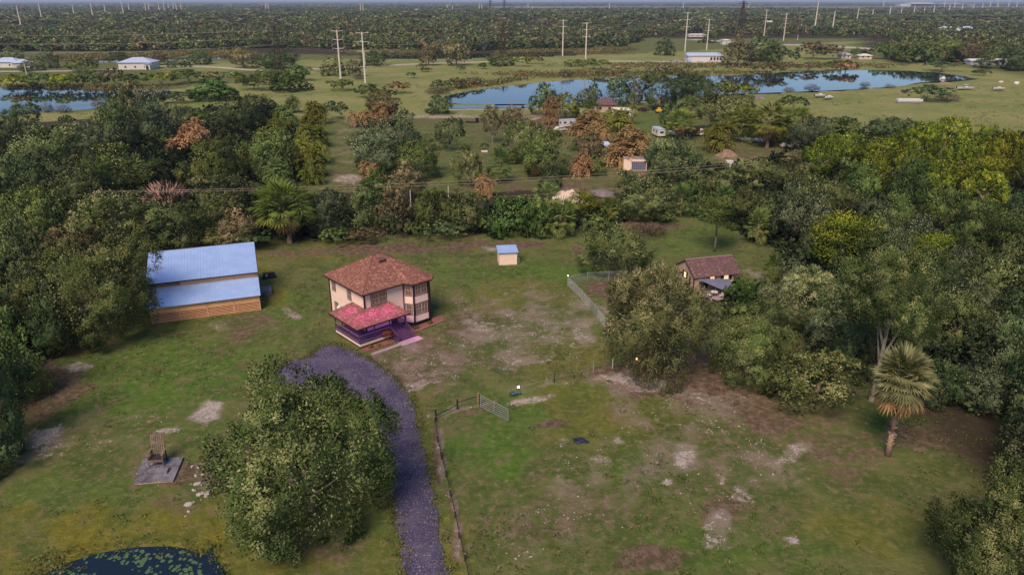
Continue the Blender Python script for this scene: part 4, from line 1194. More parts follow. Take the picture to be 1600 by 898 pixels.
# ------------------------------------------------------------------ building materials
def shingle(name, c, c2, c3):
    m, nt, bs = nodes(name)
    tc = nt.nodes.new('ShaderNodeTexCoord')
    br = nt.nodes.new('ShaderNodeTexBrick'); br.inputs['Scale'].default_value = 1.0
    br.inputs['Brick Width'].default_value = .33; br.inputs['Row Height'].default_value = .17
    br.inputs['Mortar Size'].default_value = .012; br.inputs['Color1'].default_value = (*c, 1); br.inputs['Color2'].default_value = (*c2, 1); br.inputs['Mortar'].default_value = (*[x*.4 for x in c], 1)
    nt.links.new(tc.outputs['Object'], br.inputs['Vector'])
    n1 = noise(nt, tc.outputs['Object'], 3.2, 3, .7)
    n2 = noise(nt, tc.outputs['Object'], .6, 4, .6)
    cc = mixc(nt, ramp(nt, n1, .50, .66), br.outputs[0], c3)
    cc = mixc(nt, ramp(nt, n2, .4, .7, 0, .35), cc, tuple(x * .6 for x in c))
    nt.links.new(cc, bs.inputs['Base Color']); bs.inputs['Roughness'].default_value = .9; bs.inputs['Specular IOR Level'].default_value = .15
    bump(nt, bs, math_(nt, 'ADD', br.outputs['Fac'], n1), .5, .03)
    return m
M['shingle'] = shingle('red_brown_shingle', (.18,.072,.056), (.25,.110,.088), (.37,.21,.17))
M['shingle2'] = shingle('mauve_brown_shingle', (.11,.06,.066), (.15,.085,.09), (.22,.14,.14))
M['cream'] = plain('peach_cream_siding', (.80,.62,.53), .8, (.74,.56,.47), 1.2)
M['trim'] = plain('dark_brown_trim', (.045,.022,.022), .7, (.03,.015,.018), 3)
M['white'] = plain('white_paint', (.60,.58,.56), .6, (.50,.48,.46), 2)
M['deck'] = plain('purple_stained_deck', (.085,.045,.105), .7, (.05,.028,.06), 3)
M['lattice'] = plain('plum_painted_wood', (.10,.05,.12), .75, (.07,.035,.08), 5)
M['handrail'] = plain('purple_lit_handrail', (.26,.18,.25), .7, (.18,.12,.18), 5)  # wood colour tinted with the purple light of the porch lamps
M['door'] = plain('dark_door', (.07,.03,.06), .6)
M['roofmetal'] = None
m, nt, bs = nodes('sky_tinted_roof_metal')
tc = nt.nodes.new('ShaderNodeTexCoord')
nn = noise(nt, tc.outputs['Object'], .7, 4, .6)
nt.links.new(mixc(nt, ramp(nt, nn, .35, .65), (.40,.58,.95), (.47,.64,.98)), bs.inputs['Base Color'])  # blue of the reflected sky put into the metal's base colour
bs.inputs['Metallic'].default_value = .45; nt.links.new(ramp(nt, nn, .3, .7, .34, .38), bs.inputs['Roughness'])
M['roofmetal'] = m
M['ply'] = plain('orange_tan_plywood', (.78,.43,.22), .85, (.68,.36,.18), 1.0, bmp=.01)
M['board'] = plain('rough_sawn_board', (.66,.36,.21), .9, (.48,.25,.14), 2.5, bmp=.02)
M['black'] = plain('black_void', (.012,.012,.014), .9)
M['concrete'] = plain('worn_concrete', (.20,.195,.23), .9, (.05,.048,.07), .7, bmp=.02)
M['pinkstone'] = plain('pale_concrete_walk', (.34,.26,.28), .9, (.25,.19,.20), 2)
M['redstone'] = plain('reddish_edging_stone', (.34,.17,.15), .9, (.20,.10,.09), 5)
M['brickedge'] = plain('red_bed_mulch', (.26,.10,.08), .95, (.14,.06,.05), 5, bmp=.04)
M['tanwood'] = plain('weathered_plank', (.30,.23,.16), .9, (.12,.09,.06), 3, bmp=.02)
M['weathered'] = plain('grey_weathered_wood', (.24,.185,.135), .9, (.08,.06,.05), 4, bmp=.02)
M['darkwood'] = plain('dark_fence_wood', (.035,.03,.028), .9, (.02,.017,.016), 4)
M['galv'] = plain('galvanised_pipe', (.34,.35,.38), .55, (.26,.27,.30), 5, metal=.3)
M['glass'] = None
m, nt, bs = nodes('window_glass'); bs.inputs['Base Color'].default_value = (.03,.025,.03,1); bs.inputs['Roughness'].default_value = .08; bs.inputs['Specular IOR Level'].default_value = .7
M['glass'] = m
M['glass_warm'] = glow('lit_window_glass', (1.0,.72,.38), .6)
M['glass_dim'] = plain('dim_window_glass', (.10,.05,.035), .25, (.05,.03,.025), 1.5, emit=.04, ecol=(.8,.4,.2))
M['blueroof'] = plain('pale_blue_roof', (.50,.58,.76), .5, (.42,.50,.68), .6, metal=.3)
M['poleconc'] = plain('pale_concrete_pole', (.62,.57,.50), .9, (.50,.46,.40), .2)
M['steel'] = plain('brown_lattice_steel', (.05,.032,.03), .8, (.03,.02,.018), .5)
M['wire'] = plain('aluminium_wire', (.22,.21,.21), .6, (.18,.17,.17), .2)
M['wirewarm'] = plain('sunlit_wire', (.36,.29,.24), .6, (.30,.24,.20), .2)  # lit copy of the wire, warm sunlight put into its colour
M['navy'] = plain('navy_plastic', (.014,.018,.05), .7)
M['rubber'] = plain('tyre_rubber', (.02,.02,.02), .9)
M['shadecloth'] = plain('blue_grey_awning_metal', (.16,.16,.25), .6, (.12,.12,.19), .8)
M['winframe'] = plain('white_window_frame', (.50,.46,.43), .6)
M['ctan'] = plain('tan_cottage_stucco', (.46,.33,.26), .85, (.39,.28,.22), 1.5)
M['sandpile'] = plain('pale_sand', (.62,.50,.44), .95, (.46,.36,.31), .5, bmp=.1)
M['greypile'] = plain('grey_mulch', (.20,.17,.19), .95, (.12,.10,.11), .8, bmp=.1)
M['brownpile'] = plain('brown_soil', (.30,.19,.14), .95, (.17,.11,.08), .8, bmp=.1)

def window(parent, p, ux, w, h, cols, rows, nrm, glass, label=None, frame='winframe', trimw=.09):
    """window on a wall: p lower-left corner (local), ux unit dir along the wall, nrm outward"""
    ux = Vector(ux).normalized(); nv = Vector(nrm).normalized(); p = Vector(p); up = Vector((0, 0, 1))
    def bx(mb, a0, a1, b0, b1, d0, d1):
        q = lambda a, b, d: p + ux * a + up * b + nv * d
        mb.hexa([q(a0,b0,d0), q(a1,b0,d0), q(a1,b0,d1), q(a0,b0,d1)], [q(a0,b1,d0), q(a1,b1,d0), q(a1,b1,d1), q(a0,b1,d1)])
    mb = MB(); t = trimw
    bx(mb, -t, w+t, -t, 0, 0, .05); bx(mb, -t, w+t, h, h+t, 0, .05); bx(mb, -t, 0, 0, h, 0, .05); bx(mb, w, w+t, 0, h, 0, .05)
    win = mb.build('window', M['trim'], parent)
    if label: win['label'] = label
    mb = MB(); f = .07
    bx(mb, 0, w, 0, f, .003, .035); bx(mb, 0, w, h-f, h, .003, .035); bx(mb, 0, f, f, h-f, .003, .035); bx(mb, w-f, w, f, h-f, .003, .035)
    bx(mb, f, w-f, h*.5-.03, h*.5+.03, .003, .034)
    for c in range(1, cols):
        mm_ = .045 if (cols > 3 and c == cols // 2) else .011
        bx(mb, w*c/cols-mm_, w*c/cols+mm_, f, h-f, .003, .031)
    for r_ in range(1, rows):
        if r_ * 2 != rows: bx(mb, f, w-f, h*r_/rows-.010, h*r_/rows+.010, .003, .030)
    mb.build('sash', M[frame], win)
    for k, (b0, b1) in enumerate(((f, h*.5-.03), (h*.5+.03, h-f))):
        mb = MB(); bx(mb, f, w-f, b0, b1, .004, .012); mb.build('pane', M[glass], win)
    return win

# ------------------------------------------------------------------ the brown roofed house
HO = Vector((-18.55, 83.8, 0)); HA = R(42)
house = empty('house', HO, HA, 'two storey peach house with hipped brown shingle roof and wraparound porch', 'house')
W, D = 9.7, 8.8
EZ = 6.1      # eaves
foot = [(0,0),(5.85,0),(6.6,-1.2),(8.95,-1.2),(9.7,-.35),(W,D),(0,D)]
MB().prism(foot, .45, EZ).build('wall', M['cream'], house)
foot2 = [(.08,.08),(5.9,.08),(6.66,-1.1),(8.9,-1.1),(9.6,-.3),(W-.08,D-.08),(.08,D-.08)]
MB().prism(foot2, -.1, .45).build('foundation', M['trim'], house)
# corner boards, string course
mb = MB()
def post(mb, x, y, z0, z1, s=.09): mb.box(x-s, x+s, y-s, y+s, z0, z1)
for (x, y) in ((0,0),(0,D),(W,D),(5.85,0),(6.6,-1.2),(8.95,-1.2),(9.7,-.35)): post(mb, x, y, .40, EZ-.02)
mb.build('corner_board', M['trim'], house)
mb = MB()
mb.prism([(6.56,-1.26),(8.99,-1.26),(9.76,-.38),(9.7,-.3),(8.95,-1.19),(6.6,-1.19)], .40, .50)
mb.build('base_trim', M['trim'], house)
# roof: eave outline with the bay, hips to a short ridge
ov = .55
eave = [(-ov,-ov),(5.6,-ov),(6.35,-1.2-ov),(9.2,-1.2-ov),(W+ov,-.75),(W+ov,D+ov),(-ov,D+ov)]
r1, r2 = (4.3, 4.4, 8.95), (5.6, 4.4, 8.95)
E = [(x, y, EZ) for x, y in eave]
mb = MB(); n0 = len(mb.v)
mb.v += E + [r1, r2]
A_, B_ = 7, 8
mb.f += [[0,1,A_],[1,2,B_,A_],[2,3,B_],[3,4,B_],[4,5,B_],[5,6,A_,B_],[6,0,A_]]
mb.v += [(x, y, EZ-.14) for x, y in eave]
for i in range(7):
    j = (i+1) % 7; mb.f.append([j, i, 9+i, 9+j])
roof = mb.build('roof', M['shingle'], house)
MB().prism(eave, EZ-.18, EZ-.143).build('soffit', M['trim'], house)
mb = MB()
for i in range(7):
    a = Vector((*eave[i], EZ)); b = Vector((*eave[(i+1) % 7], EZ))
    dd = (b-a).normalized(); nn_ = Vector((dd.y, -dd.x, 0)) * .03
    mb.hexa([a+Vector((0,0,-.2)), b+Vector((0,0,-.2)), b+nn_+Vector((0,0,-.2)), a+nn_+Vector((0,0,-.2))], [a+Vector((0,0,-.01)), b+Vector((0,0,-.01)), b+nn_+Vector((0,0,-.01)), a+nn_+Vector((0,0,-.01))])
mb.build('fascia', M['trim'], house)
mb = MB()
for a, b in (((-ov,-ov,EZ), r1), ((W+ov,-.75,EZ), r2), ((W+ov,D+ov,EZ), r2), ((-ov,D+ov,EZ), r1), (r1, r2)):
    mb.tube(Vector(a)+Vector((0,0,.03)), Vector(b)+Vector((0,0,.0)), .05, .05, 5)
mb.build('ridge_cap', M['shingle'], roof)
MB().hexa([(4.3,3.0,8.45),(5.4,3.0,8.45),(5.4,3.5,8.7),(4.3,3.5,8.7)], [(4.3,3.0,8.62),(5.4,3.0,8.62),(5.4,3.5,8.84),(4.3,3.5,8.84)]).build('roof_vent', M['shingle2'], roof)
# windows
window(house, (1.0,0,4.15), (1,0,0), 2.2, 1.5, 4, 4, (0,-1,0), 'glass_dim')
a1 = Vector((.75,-1.2,0)).normalized(); n1 = Vector((-a1.y*-1*-1, 0, 0)); n1 = Vector((a1.y, -a1.x, 0))
def bayp(p, d, t, z): q_ = Vector((p[0], p[1], 0)) + d * t; return (q_.x + 0, q_.y + 0, z)
for z in (1.55, 4.25):
    window(house, bayp((5.85,0), a1, .26, z), a1, .86, 1.45, 2, 4, n1, 'glass_dim')
    window(house, (6.83,-1.2,z), (1,0,0), 1.9, 1.45, 4, 4, (0,-1,0), 'glass_dim')
    a3 = Vector((.75,.85,0)).normalized()
    window(house, bayp((8.95,-1.2), a3, .25, z), a3, .6, 1.45, 2, 4, (a3.y, -a3.x, 0), 'glass')
for v, z, h_ in ((7.3, 4.2, 1.3), (3.3, 4.1, 1.35), (7.0, 1.3, 1.2)):
    window(house, (0, v + .8, z), (0,-1,0), .8, h_, 2, 4, (-1,0,0), 'glass_dim')
for v, z in ((2.5, 4.2), (5.8, 4.2), (2.5, 1.6), (5.8, 1.6)):
    window(house, (W, v, z), (0,1,0), 1.0, 1.3, 2, 4, (1,0,0), 'glass')
# front door with oval glass
dr = MB().box(3.7, 4.7, -.06, -.003, .82, 2.95).build('door', M['door'], house)
mb = MB(); mb.prism([(4.2 + .26*math.cos(t), 2.0 + .62*math.sin(t)) for t in [k*math.pi/8 for k in range(16)]], 0, .02)
mb.v = [(x, -.064 - z, y) for x, y, z in mb.v]; mb.build('door_glass', M['glass_warm'], dr)
MB().tube((3.8,-.08,1.8),(3.8,-.14,1.8),.03,.03).build('handle', M['galv'], dr)
MB().box(3.58,3.697,-.08,-.002,.8,3.05).box(4.703,4.82,-.08,-.002,.8,3.05).build('door_frame', M['white'], house)
window(house, (1.3,0,1.75), (1,0,0), 1.3, 1.2, 4, 2, (0,-1,0), 'glass_warm')
# porch: L shaped deck and roof
DZ = .8
MB().prism([(-2.5,-2.45),(4.6,-2.45),(4.6,-.01),(-.01,-.01),(-.01,3.7),(-2.5,3.7)], DZ-.12, DZ).build('porch_floor', M['deck'], house)
mb = MB(); t = .05
mb.box(-2.42,2.1,-2.4,-2.34,.28,DZ-.13); mb.box(-2.42,-2.36,-2.33,3.6,.28,DZ-.13)
mb.build('porch_skirt', M['cream'], house)
mb = MB(); mb.box(-2.36,4.4,-2.33,-2.27,-.1,.28); mb.box(-2.35,-2.29,-2.26,3.6,-.1,.28); mb.build('porch_base', M['trim'], house)
pe = [(-3.0,-3.0),(4.8,-3.0),(4.8,-.02),(-.02,-.02),(-.02,4.0),(-3.0,4.0)]
PZ, PT = 3.0, 4.0
mb = MB()
A = [(-3.0,-3.0,PZ),(4.8,-3.0,PZ),(3.6,-.02,PT),(-.02,-.02,PT),(-.02,3.0,PT),(-3.0,4.0,PZ),(4.8,-.02,PZ),(-.02,4.0,PZ)]
mb.v += A; mb.f += [[0,1,2,3],[0,3,4,5],[1,6,2],[5,4,7]]
mb.v += [(p[0],p[1],PZ-.12) for p in (A[0],A[1],A[6],A[7],A[5])]
mb.f += [[1,0,8,9],[6,1,9,10],[0,5,12,8],[5,7,11,12]]
proof = mb.build('porch_roof', M['shingle'], house)
MB().prism([(-2.9,-2.9),(4.7,-2.9),(4.7,-.03),(-.03,-.03),(-.03,3.9),(-2.9,3.9)], PZ-.16, PZ-.125).build('porch_ceiling', M['deck'], house)
mb = MB()
mb.box(-3.04,4.84,-3.04,-3.0,PZ-.2,PZ-.01); mb.box(-3.04,-3.001,-3.0,4.0,PZ-.2,PZ-.01); mb.box(4.801,4.84,-3.0,0,PZ-.2,PZ-.01)
mb.build('porch_fascia', M['trim'], house)
for (x, y) in ((-2.4,-2.35),(-.2,-2.35),(2.0,-2.35),(4.45,-2.35),(-2.4,-.2),(-2.4,1.8),(-2.4,3.55)):
    MB().box(x-.06,x+.06,y-.06,y+.06,DZ,PZ-.17).build('porch_post', M['lattice'], house)
def rail_panel(x0, y0, x1, y1):
    mb = MB(); a = Vector((x0,y0,0)); b = Vector((x1,y1,0)); L_ = (b-a).length; d = (b-a)/L_; n_ = Vector((-d.y,d.x,0))*.03
    for z0, z1 in ((DZ+.08,DZ+.14),(DZ+.86,DZ+.94)):
        mb.hexa([a-n_+Vector((0,0,z0)),b-n_+Vector((0,0,z0)),b+n_+Vector((0,0,z0)),a+n_+Vector((0,0,z0))],[a-n_+Vector((0,0,z1)),b-n_+Vector((0,0,z1)),b+n_+Vector((0,0,z1)),a+n_+Vector((0,0,z1))])
    pn = mb.build('railing', M['handrail'], house)
    mb = MB(); k = int(L_/.17); n2 = n_*.5
    for i in range(k):
        p = a + d*(L_*(i+.5)/k); q_ = d*.022
        mb.hexa([p-q_-n2+Vector((0,0,DZ+.14)),p+q_-n2+Vector((0,0,DZ+.14)),p+q_+n2+Vector((0,0,DZ+.14)),p-q_+n2+Vector((0,0,DZ+.14))],[p-q_-n2+Vector((0,0,DZ+.86)),p+q_-n2+Vector((0,0,DZ+.86)),p+q_+n2+Vector((0,0,DZ+.86)),p-q_+n2+Vector((0,0,DZ+.86))])
    s_ = mb.build('baluster', M['lattice'], pn); s_['kind'] = 'stuff'
for seg in ((-2.34,-2.4,-.26,-2.4),(-.14,-2.4,1.94,-2.4),(-2.45,-2.3,-2.45,-.26),(-2.45,-.14,-2.45,1.74),(-2.45,1.86,-2.45,3.5),(4.5,-2.3,4.5,-.1)): rail_panel(*seg)
# stairs
st = MB().box(2.15,4.3,-2.46,-2.45,0,DZ).build('stairs', M['deck'], house)
for k in range(5):
    z = DZ*(5-k)/5 - .08; y1 = -2.46 - .33*k
    MB().box(2.15,4.3,y1-.33,y1-.003,z-.10,z).build('step', M['lattice'], st)
mb = MB()
for x in (2.08, 4.37):
    mb.hexa([(x-.04,-4.15,-.05),(x+.04,-4.15,-.05),(x+.04,-2.47,-.05),(x-.04,-2.47,-.05)],[(x-.04,-4.15,.12),(x+.04,-4.15,.12),(x+.04,-2.47,DZ-.02),(x-.04,-2.47,DZ-.02)])
mb.build('stringer', M['lattice'], st)
for x in (2.08, 4.37):
    mb = MB(); mb.box(x-.05,x+.05,-4.2,-4.1,0,1.05)
    mb.hexa([(x-.04,-4.1,.9),(x+.04,-4.1,.9),(x+.04,-2.5,DZ+.86),(x-.04,-2.5,DZ+.86)],[(x-.04,-4.1,.99),(x+.04,-4.1,.99),(x+.04,-2.5,DZ+.94),(x-.04,-2.5,DZ+.94)])
    for k in range(9):
        y_ = -4.0+.17*k; zz = .05 + (y_+4.15)/1.7*DZ
        mb.box(x-.015,x+.015,y_-.02,y_+.02,zz,zz+.9)
    mb.build('stair_rail', M['lattice'], st)
# floodlights (pink) the photograph shows lit on the porch
def lamp(name, loc, energy, color, size, parent, rot=None, typ='POINT'):
    l = bpy.data.lights.new(name, typ); l.energy = energy; l.color = color
    if typ == 'SPOT': l.spot_size = rot[1]; l.spot_blend = 1.0; l.shadow_soft_size = size
    else: l.shadow_soft_size = size
    o = bpy.data.objects.new(name, l); link(o, parent); o.location = loc
    if rot: o.rotation_euler = rot[0]
    return o
PINK = (1.0, .10, .95); PURP = (.48, .06, 1.0)
lf = MB().box(.35,.6,-.16,-.01,5.75,5.9).build('floodlight', M['white'], house)
for x_ in (-1.6, .6, 2.8): lamp('pink_flood', (x_,-1.3,5.75), 215, PINK, .5, house, ((R(-6),0,0), R(86)), 'SPOT')
lf = MB().box(-.16,-.01,1.0,1.25,5.75,5.9).build('floodlight', M['white'], house)
lamp('pink_flood', (-1.4,1.4,5.75), 215, PINK, .5, house, ((0,R(6),0), R(86)), 'SPOT')
for x, y in ((.8,-1.2),(3.4,-1.4),(-1.3,-1.3),(-1.3,1.8)):
    bl = MB(); bl.blob((x,y,PZ-.26),(.09,.09,.07),1,8,5,0); bl.build('porch_light', glow('violet_bulb', (.7,.25,1.0), 6), house)
    lamp('porch_lamp', (x,y,PZ-.4), 13, PURP, .1, house)
lamp('stair_lamp', (4.6,-4.6,1.6), 45, PINK, .1, house)
MB().box(4.8,4.95,-.18,-.03,3.02,3.16).build('floodlight', M['white'], house)
# small bits on the house
MB().tube((-.25,5.9,2.2),(-.55,5.9,2.5),.28,.30,10).build('dish', M['white'], house)
# walk, bed, shrubs round the porch
def local(p): return HO + Matrix.Rotation(HA, 4, 'Z') @ Vector((*p, 0))
o = MB().prism([local(p)[:2] for p in ((1.9,-5.4),(5.0,-5.4),(5.0,-4.2),(1.9,-4.2))], -.05, .14).build('stair_landing', M['pinkstone']); o['kind'] = 'structure'
o = MB().prism([local(p)[:2] for p in ((-2.2,-4.95),(1.89,-4.95),(1.89,-4.45),(-2.2,-4.45))], -.05, .12).build('walk', M['pinkstone']); o['kind'] = 'structure'
o = MB().prism([local(p)[:2] for p in ((4.9,-2.9),(10.3,-2.6),(11.1,-1.4),(9.6,-.9),(8.9,-1.7),(6.5,-1.6),(4.9,-1.4))], -.05, .15).build('flower_bed', M['brickedge']); o['kind'] = 'structure'
o = MB().prism([local(p)[:2] for p in ((-2.3,-3.7),(1.9,-3.7),(1.9,-2.6),(-2.3,-2.6))], -.05, .13).build('flower_bed', M['brickedge']); o['kind'] = 'structure'
p = local((1.35,-3.0))
top = empty('flowering_shrub', p, 0, 'reddish flowering shrub in front of the porch railing beside the stairs', 'shrub')
put(PR['bush'][0], 'foliage', top, (0,0,.95), 0, (.75,.75,.95), leafmat('red_shrub_leaves', (.09,.04,.02), (.25,.10,.05), (.5,.2,.1)))
put(TR[0], 'trunk', top, (0,0,0), 0, (.4,.4,.9), M['bark'])
ag = empty('bed_rocks', local((7.6,-2.3)), HA, 'row of small reddish stones edging the bed under the bay window', 'edging stones'); ag['kind'] = 'stuff'
mb = MB()
for k in range(40):
    mb.blob((-2.6+.14*k+rg.uniform(-.05,.05), -.65+.009*k+rg.uniform(-.08,.08), .14), (.1,.08,.08), k, 5, 3)
o = mb.build('stone_edging', M['redstone'], ag)
for i, (q0, s_) in enumerate((((-1.4,-3.2), .35), ((-.4,-3.3), .28), ((6.0,-2.2), .4), ((8.3,-2.2), .35))):
    pl = empty('small_plant', local(q0), i, ('low leafy plant in the bed at the porch corner','smaller low plant in the porch bed nearer the stairs','low plant in the bed left under the bay window','low plant in the bed right under the bay window')[i], 'plant')
    put(PR['bush'][i % 3], 'foliage', pl, (0,0,s_*.8), 0, (s_,s_,s_), M['orange' if i < 2 else 'green'])

# ------------------------------------------------------------------ barn
BA = R(20); BO = Vector((-35.0, 92.5, 0))
barn = empty('barn', BO, BA, 'tan barn with two long pale blue metal roof slopes beside the dark wood', 'barn')
BL = 13.7
def rib_roof(name, parent, x0, x1, ya, za, yb, zb, step=.42):
    th = .08
    o = MB().slab([(x0,ya,za),(x1,ya,za),(x1,yb,zb),(x0,yb,zb)], th).build(name, M['roofmetal'], parent)
    mb = MB(); x = x0 + .1
    while x < x1:
        mb.hexa([(x,ya,za-.002),(x+.05,ya,za-.002),(x+.05,yb,zb-.002),(x,yb,zb-.002)], [(x,ya,za+.035),(x+.05,ya,za+.035),(x+.05,yb,zb+.035),(x,yb,zb+.035)]); x += step
    r_ = mb.build('roof_rib', M['roofmetal'], o); r_['kind'] = 'stuff'
    return o
rib_roof('lower_roof', barn, -BL-.4, .25, -.45, 2.42, 3.75, 3.78)
rib_roof('upper_roof', barn, -BL-.4, .25, 3.15, 4.55, 11.2, 6.55)
MB().box(-BL-.3, .2, 3.6, 3.68, 3.6, 4.55).build('upper_wall', M['ply'], barn)
mb = MB(); mb.box(-BL-.3, -9.9, 3.55, 3.6, 3.85, 4.35); mb.build('vent_opening', M['brownpile'], barn)
for x in (-BL+.3, -9.9, -6.4, -3.0, 0.0):
    MB().box(x-.06, x+.06, 3.5, 3.597, 3.72, 4.5).build('upper_post', M['board'], barn)
MB().box(-BL-.42,.27,3.10,3.14,4.38,4.54).build('eave_board', M['trim'], barn)
# front wall: plywood band above, spaced boards below
for i, (a, b) in enumerate(((-BL, -10.2), (-10.2, -6.75), (-6.75, -3.35), (-3.35, .0))):
    MB().box(a+.02, b-.02, .0, .05, 1.35, 2.36).build('plywood_panel', M['ply'], barn)
for x in (-BL, -10.2, -6.75, -3.35, 0):
    MB().box(x-.07, x+.07, -.05, .12, 0, 2.38).build('post', M['board'], barn)
for k in range(6):
    z = .08 + .215 * k
    for i, (a, b) in enumerate(((-BL, -6.75), (-6.75, 0))):
        MB().box(a+.08+rg.uniform(0,.04), b-.08, -.03, .0-.003, z + rg.uniform(-.015,.015), z+.125).build('board', M['board'], barn)
MB().box(-BL+.1, -.12, .3, .34, .02, 2.3).build('inner_wall', plain('shaded_barn_boards', (.10,.05,.03), .9), barn)  # dark copy of the boards, shade behind the gaps put into its colour
MB().prism([(0,.13),(.06,.13),(.06,11.0),(0,11.0)], 0, 2.4).build('end_wall', M['ply'], barn)
MB().hexa([(0,.13,2.402),(.06,.13,2.402),(.06,3.6,2.402),(0,3.6,2.402)],[(0,.13,2.50),(.06,.13,2.50),(.06,3.6,3.60),(0,3.6,3.60)]).build('end_wall', M['ply'], barn)
MB().hexa([(0,3.7,2.402),(.06,3.7,2.402),(.06,11,2.402),(0,11,2.402)],[(0,3.7,4.55),(.06,3.7,4.55),(.06,11,6.35),(0,11,6.35)]).build('end_wall', M['ply'], barn)
MB().hexa([(.26,3.1,4.45),(.32,3.1,4.45),(.32,11.3,6.45),(.26,11.3,6.45)],[(.26,3.1,4.66),(.32,3.1,4.66),(.32,11.3,6.66),(.26,11.3,6.66)]).build('rake_trim', M['trim'], barn)
MB().box(-BL-.4,.3,11.2,11.28,6.3,6.62).build('ridge_trim', M['trim'], barn)
MB().box(-BL,-.1,10.9,11.0,0,6.3).build('back_wall', M['ply'], barn)
MB().box(-BL-.05,-BL,.1,10.9,0,2.5).build('left_wall', M['ply'], barn)
# dark mats beside the barn
p = G(421, 431); o = MB().hexa([(-1.1,-1.2,.02),(1.0,-1.2,.02),(.8,1.2,.02),(-.9,1.2,.02)],[(-1.1,-1.2,.22),(1.0,-1.2,.22),(.8,1.2,.22),(-.9,1.2,.22)]).build('black_tank_cover', M['black']); o.location = p; o.rotation_euler = (0,0,BA)
tag(o, 'flat black square cover on the grass right of the barn', 'cover')
bt = MB().tube((0,0,.22),(0,0,.6),.12,.10,8).build('white_bucket', M['white']); bt.location = G(417,434) + Vector((0,0,0)); tag(bt, 'tiny white bucket standing on the black square cover', 'bucket')
p = G(416, 457); cr_ = empty('utility_box', p, BA, 'low grey purple box against the barn corner', 'utility box')
MB().box(-.8,.75,-1.0,1.0,0,.55).build('body', M['greypile'], cr_); MB().box(-.85,.8,-1.05,1.05,.553,.63).build('lid', M['shadecloth'], cr_)
MB().box(-.6,.6,-1.3,-1.06,0,.18).build('step', M['concrete'], cr_)

# ------------------------------------------------------------------ small shed
sh = empty('shed', G(779.8, 414.6), R(8), 'small cream shed with slanted blue metal roof in the back lawn', 'shed')
MB().box(0,2.95,0,2.2,0,2.15).build('wall', M['cream'], sh)
MB().slab([(-.15,-.25,2.2),(3.15,-.25,2.2),(3.15,2.5,2.62),(-.15,2.5,2.62)], .07).build('roof', M['roofmetal'], sh)
MB().box(-.02,.06,-.02,.06,0,2.14).box(2.9,2.97,-.02,.06,0,2.14).build('corner_board', M['white'], sh)
MB().hexa([(0.01,.01,2.15),(2.94,.01,2.15),(2.94,2.19,2.15),(0.01,2.19,2.15)],[(0.01,.01,2.16),(2.94,.01,2.16),(2.94,2.19,2.5),(0.01,2.19,2.5)]).build('gable', M['cream'], sh)
MB().tube((3.0,.5,.1),(3.35,.5,.2),.04).tube((3.35,.5,.2),(3.35,.5,.95),.04).tube((3.35,.5,.95),(3.0,.5,.95),.04).build('handrail', M['white'], sh)

# ------------------------------------------------------------------ cottage
CO = G(1082.6, 456.4); CA = R(15)
ct = empty('cottage', CO, CA, 'small tan cottage with mauve brown gable roof, shutters and grey lean-to', 'cottage')
CL, CD, CE, CR = 7.3, 5.3, 2.55, 4.25
mb = MB(); mb.prism([(0,0),(CL,0),(CL,CD),(0,CD)], -.05, CE)
for x in (0, CL-.02): mb.hexa([(x,0.01,CE),(x+.02,0.01,CE),(x+.02,CD-.01,CE),(x,CD-.01,CE)], [(x,CD/2-.02,CR-.08),(x+.02,CD/2-.02,CR-.08),(x+.02,CD/2+.02,CR-.08),(x,CD/2+.02,CR-.08)])
mb.build('wall', M['ctan'], ct)
MB().slab([(-.3,-.4,CE-.13),(CL+.3,-.4,CE-.13),(CL+.3,CD/2,CR),(-.3,CD/2,CR)], .10).slab([(-.3,CD/2+.002,CR),(CL+.3,CD/2+.002,CR),(CL+.3,CD+.4,CE-.13),(-.3,CD+.4,CE-.13)], .10).build('roof', M['shingle2'], ct)
MB().hexa([(-.34,-.42,CE-.3),(-.302,-.42,CE-.3),(-.302,CD/2,CR-.16),(-.34,CD/2,CR-.16)],[(-.34,-.42,CE-.1),(-.302,-.42,CE-.1),(-.302,CD/2,CR+.03),(-.34,CD/2,CR+.03)]).build('rake_trim', M['trim'], ct)
MB().tube((-.3,CD/2,CR+.02),(CL+.3,CD/2,CR+.02),.06).build('ridge_cap', M['pinkstone'], ct)
MB().box(-.06,.06,-.06,.06,0,CE-.2).build('corner_board', M['trim'], ct)
window(ct, (0,3.1,1.35), (0,-1,0), .75, .95, 2, 2, (-1,0,0), 'glass_warm')
for y_ in (2.0, 3.25): MB().box(-.05,-.003,y_-.02,y_+.3,1.28,2.4).build('shutter', M['black'], ct)
MB().box(-.05,-.003,.98,1.4,.05,2.05).build('door', M['door'], ct)
for x in (2.55, 4.85): window(ct, (x,0,1.5), (1,0,0), .85, .8, 2, 2, (0,-1,0), 'glass_warm')
for x in (4.35, 5.85): MB().box(x,x+.36,-.04,-.003,1.45,2.35).build('shutter', M['black'], ct)
MB().slab([(.4,-.45,2.2),(5.6,-.45,1.75),(4.4,-3.4,1.35),(3.0,-3.4,1.35)], .08).build('awning', M['shadecloth'], ct)
for x, y in ((3.1,-3.3),(4.3,-3.3)): MB().tube((x,y,0),(x,y,1.3),.05).build('awning_post', M['white'], ct)
MB().box(.9,2.4,-.04,-.003,.1,1.5).build('dark_opening', M['black'], ct)
o = MB().prism([(CO + Matrix.Rotation(CA,4,'Z') @ Vector((*p,0)))[:2] for p in ((.6,-3.9),(5.4,-3.9),(5.4,-.1),(.6,-.1))], -.05, .14).build('patio', M['pinkstone']); o['kind'] = 'structure'
def cl(x, y, z=.14): return CO + Matrix.Rotation(CA,4,'Z') @ Vector((x, y, z))
tb = empty('patio_table', cl(2.0,-2.5), .3, 'white round table on the patio under the cottage awning', 'table')
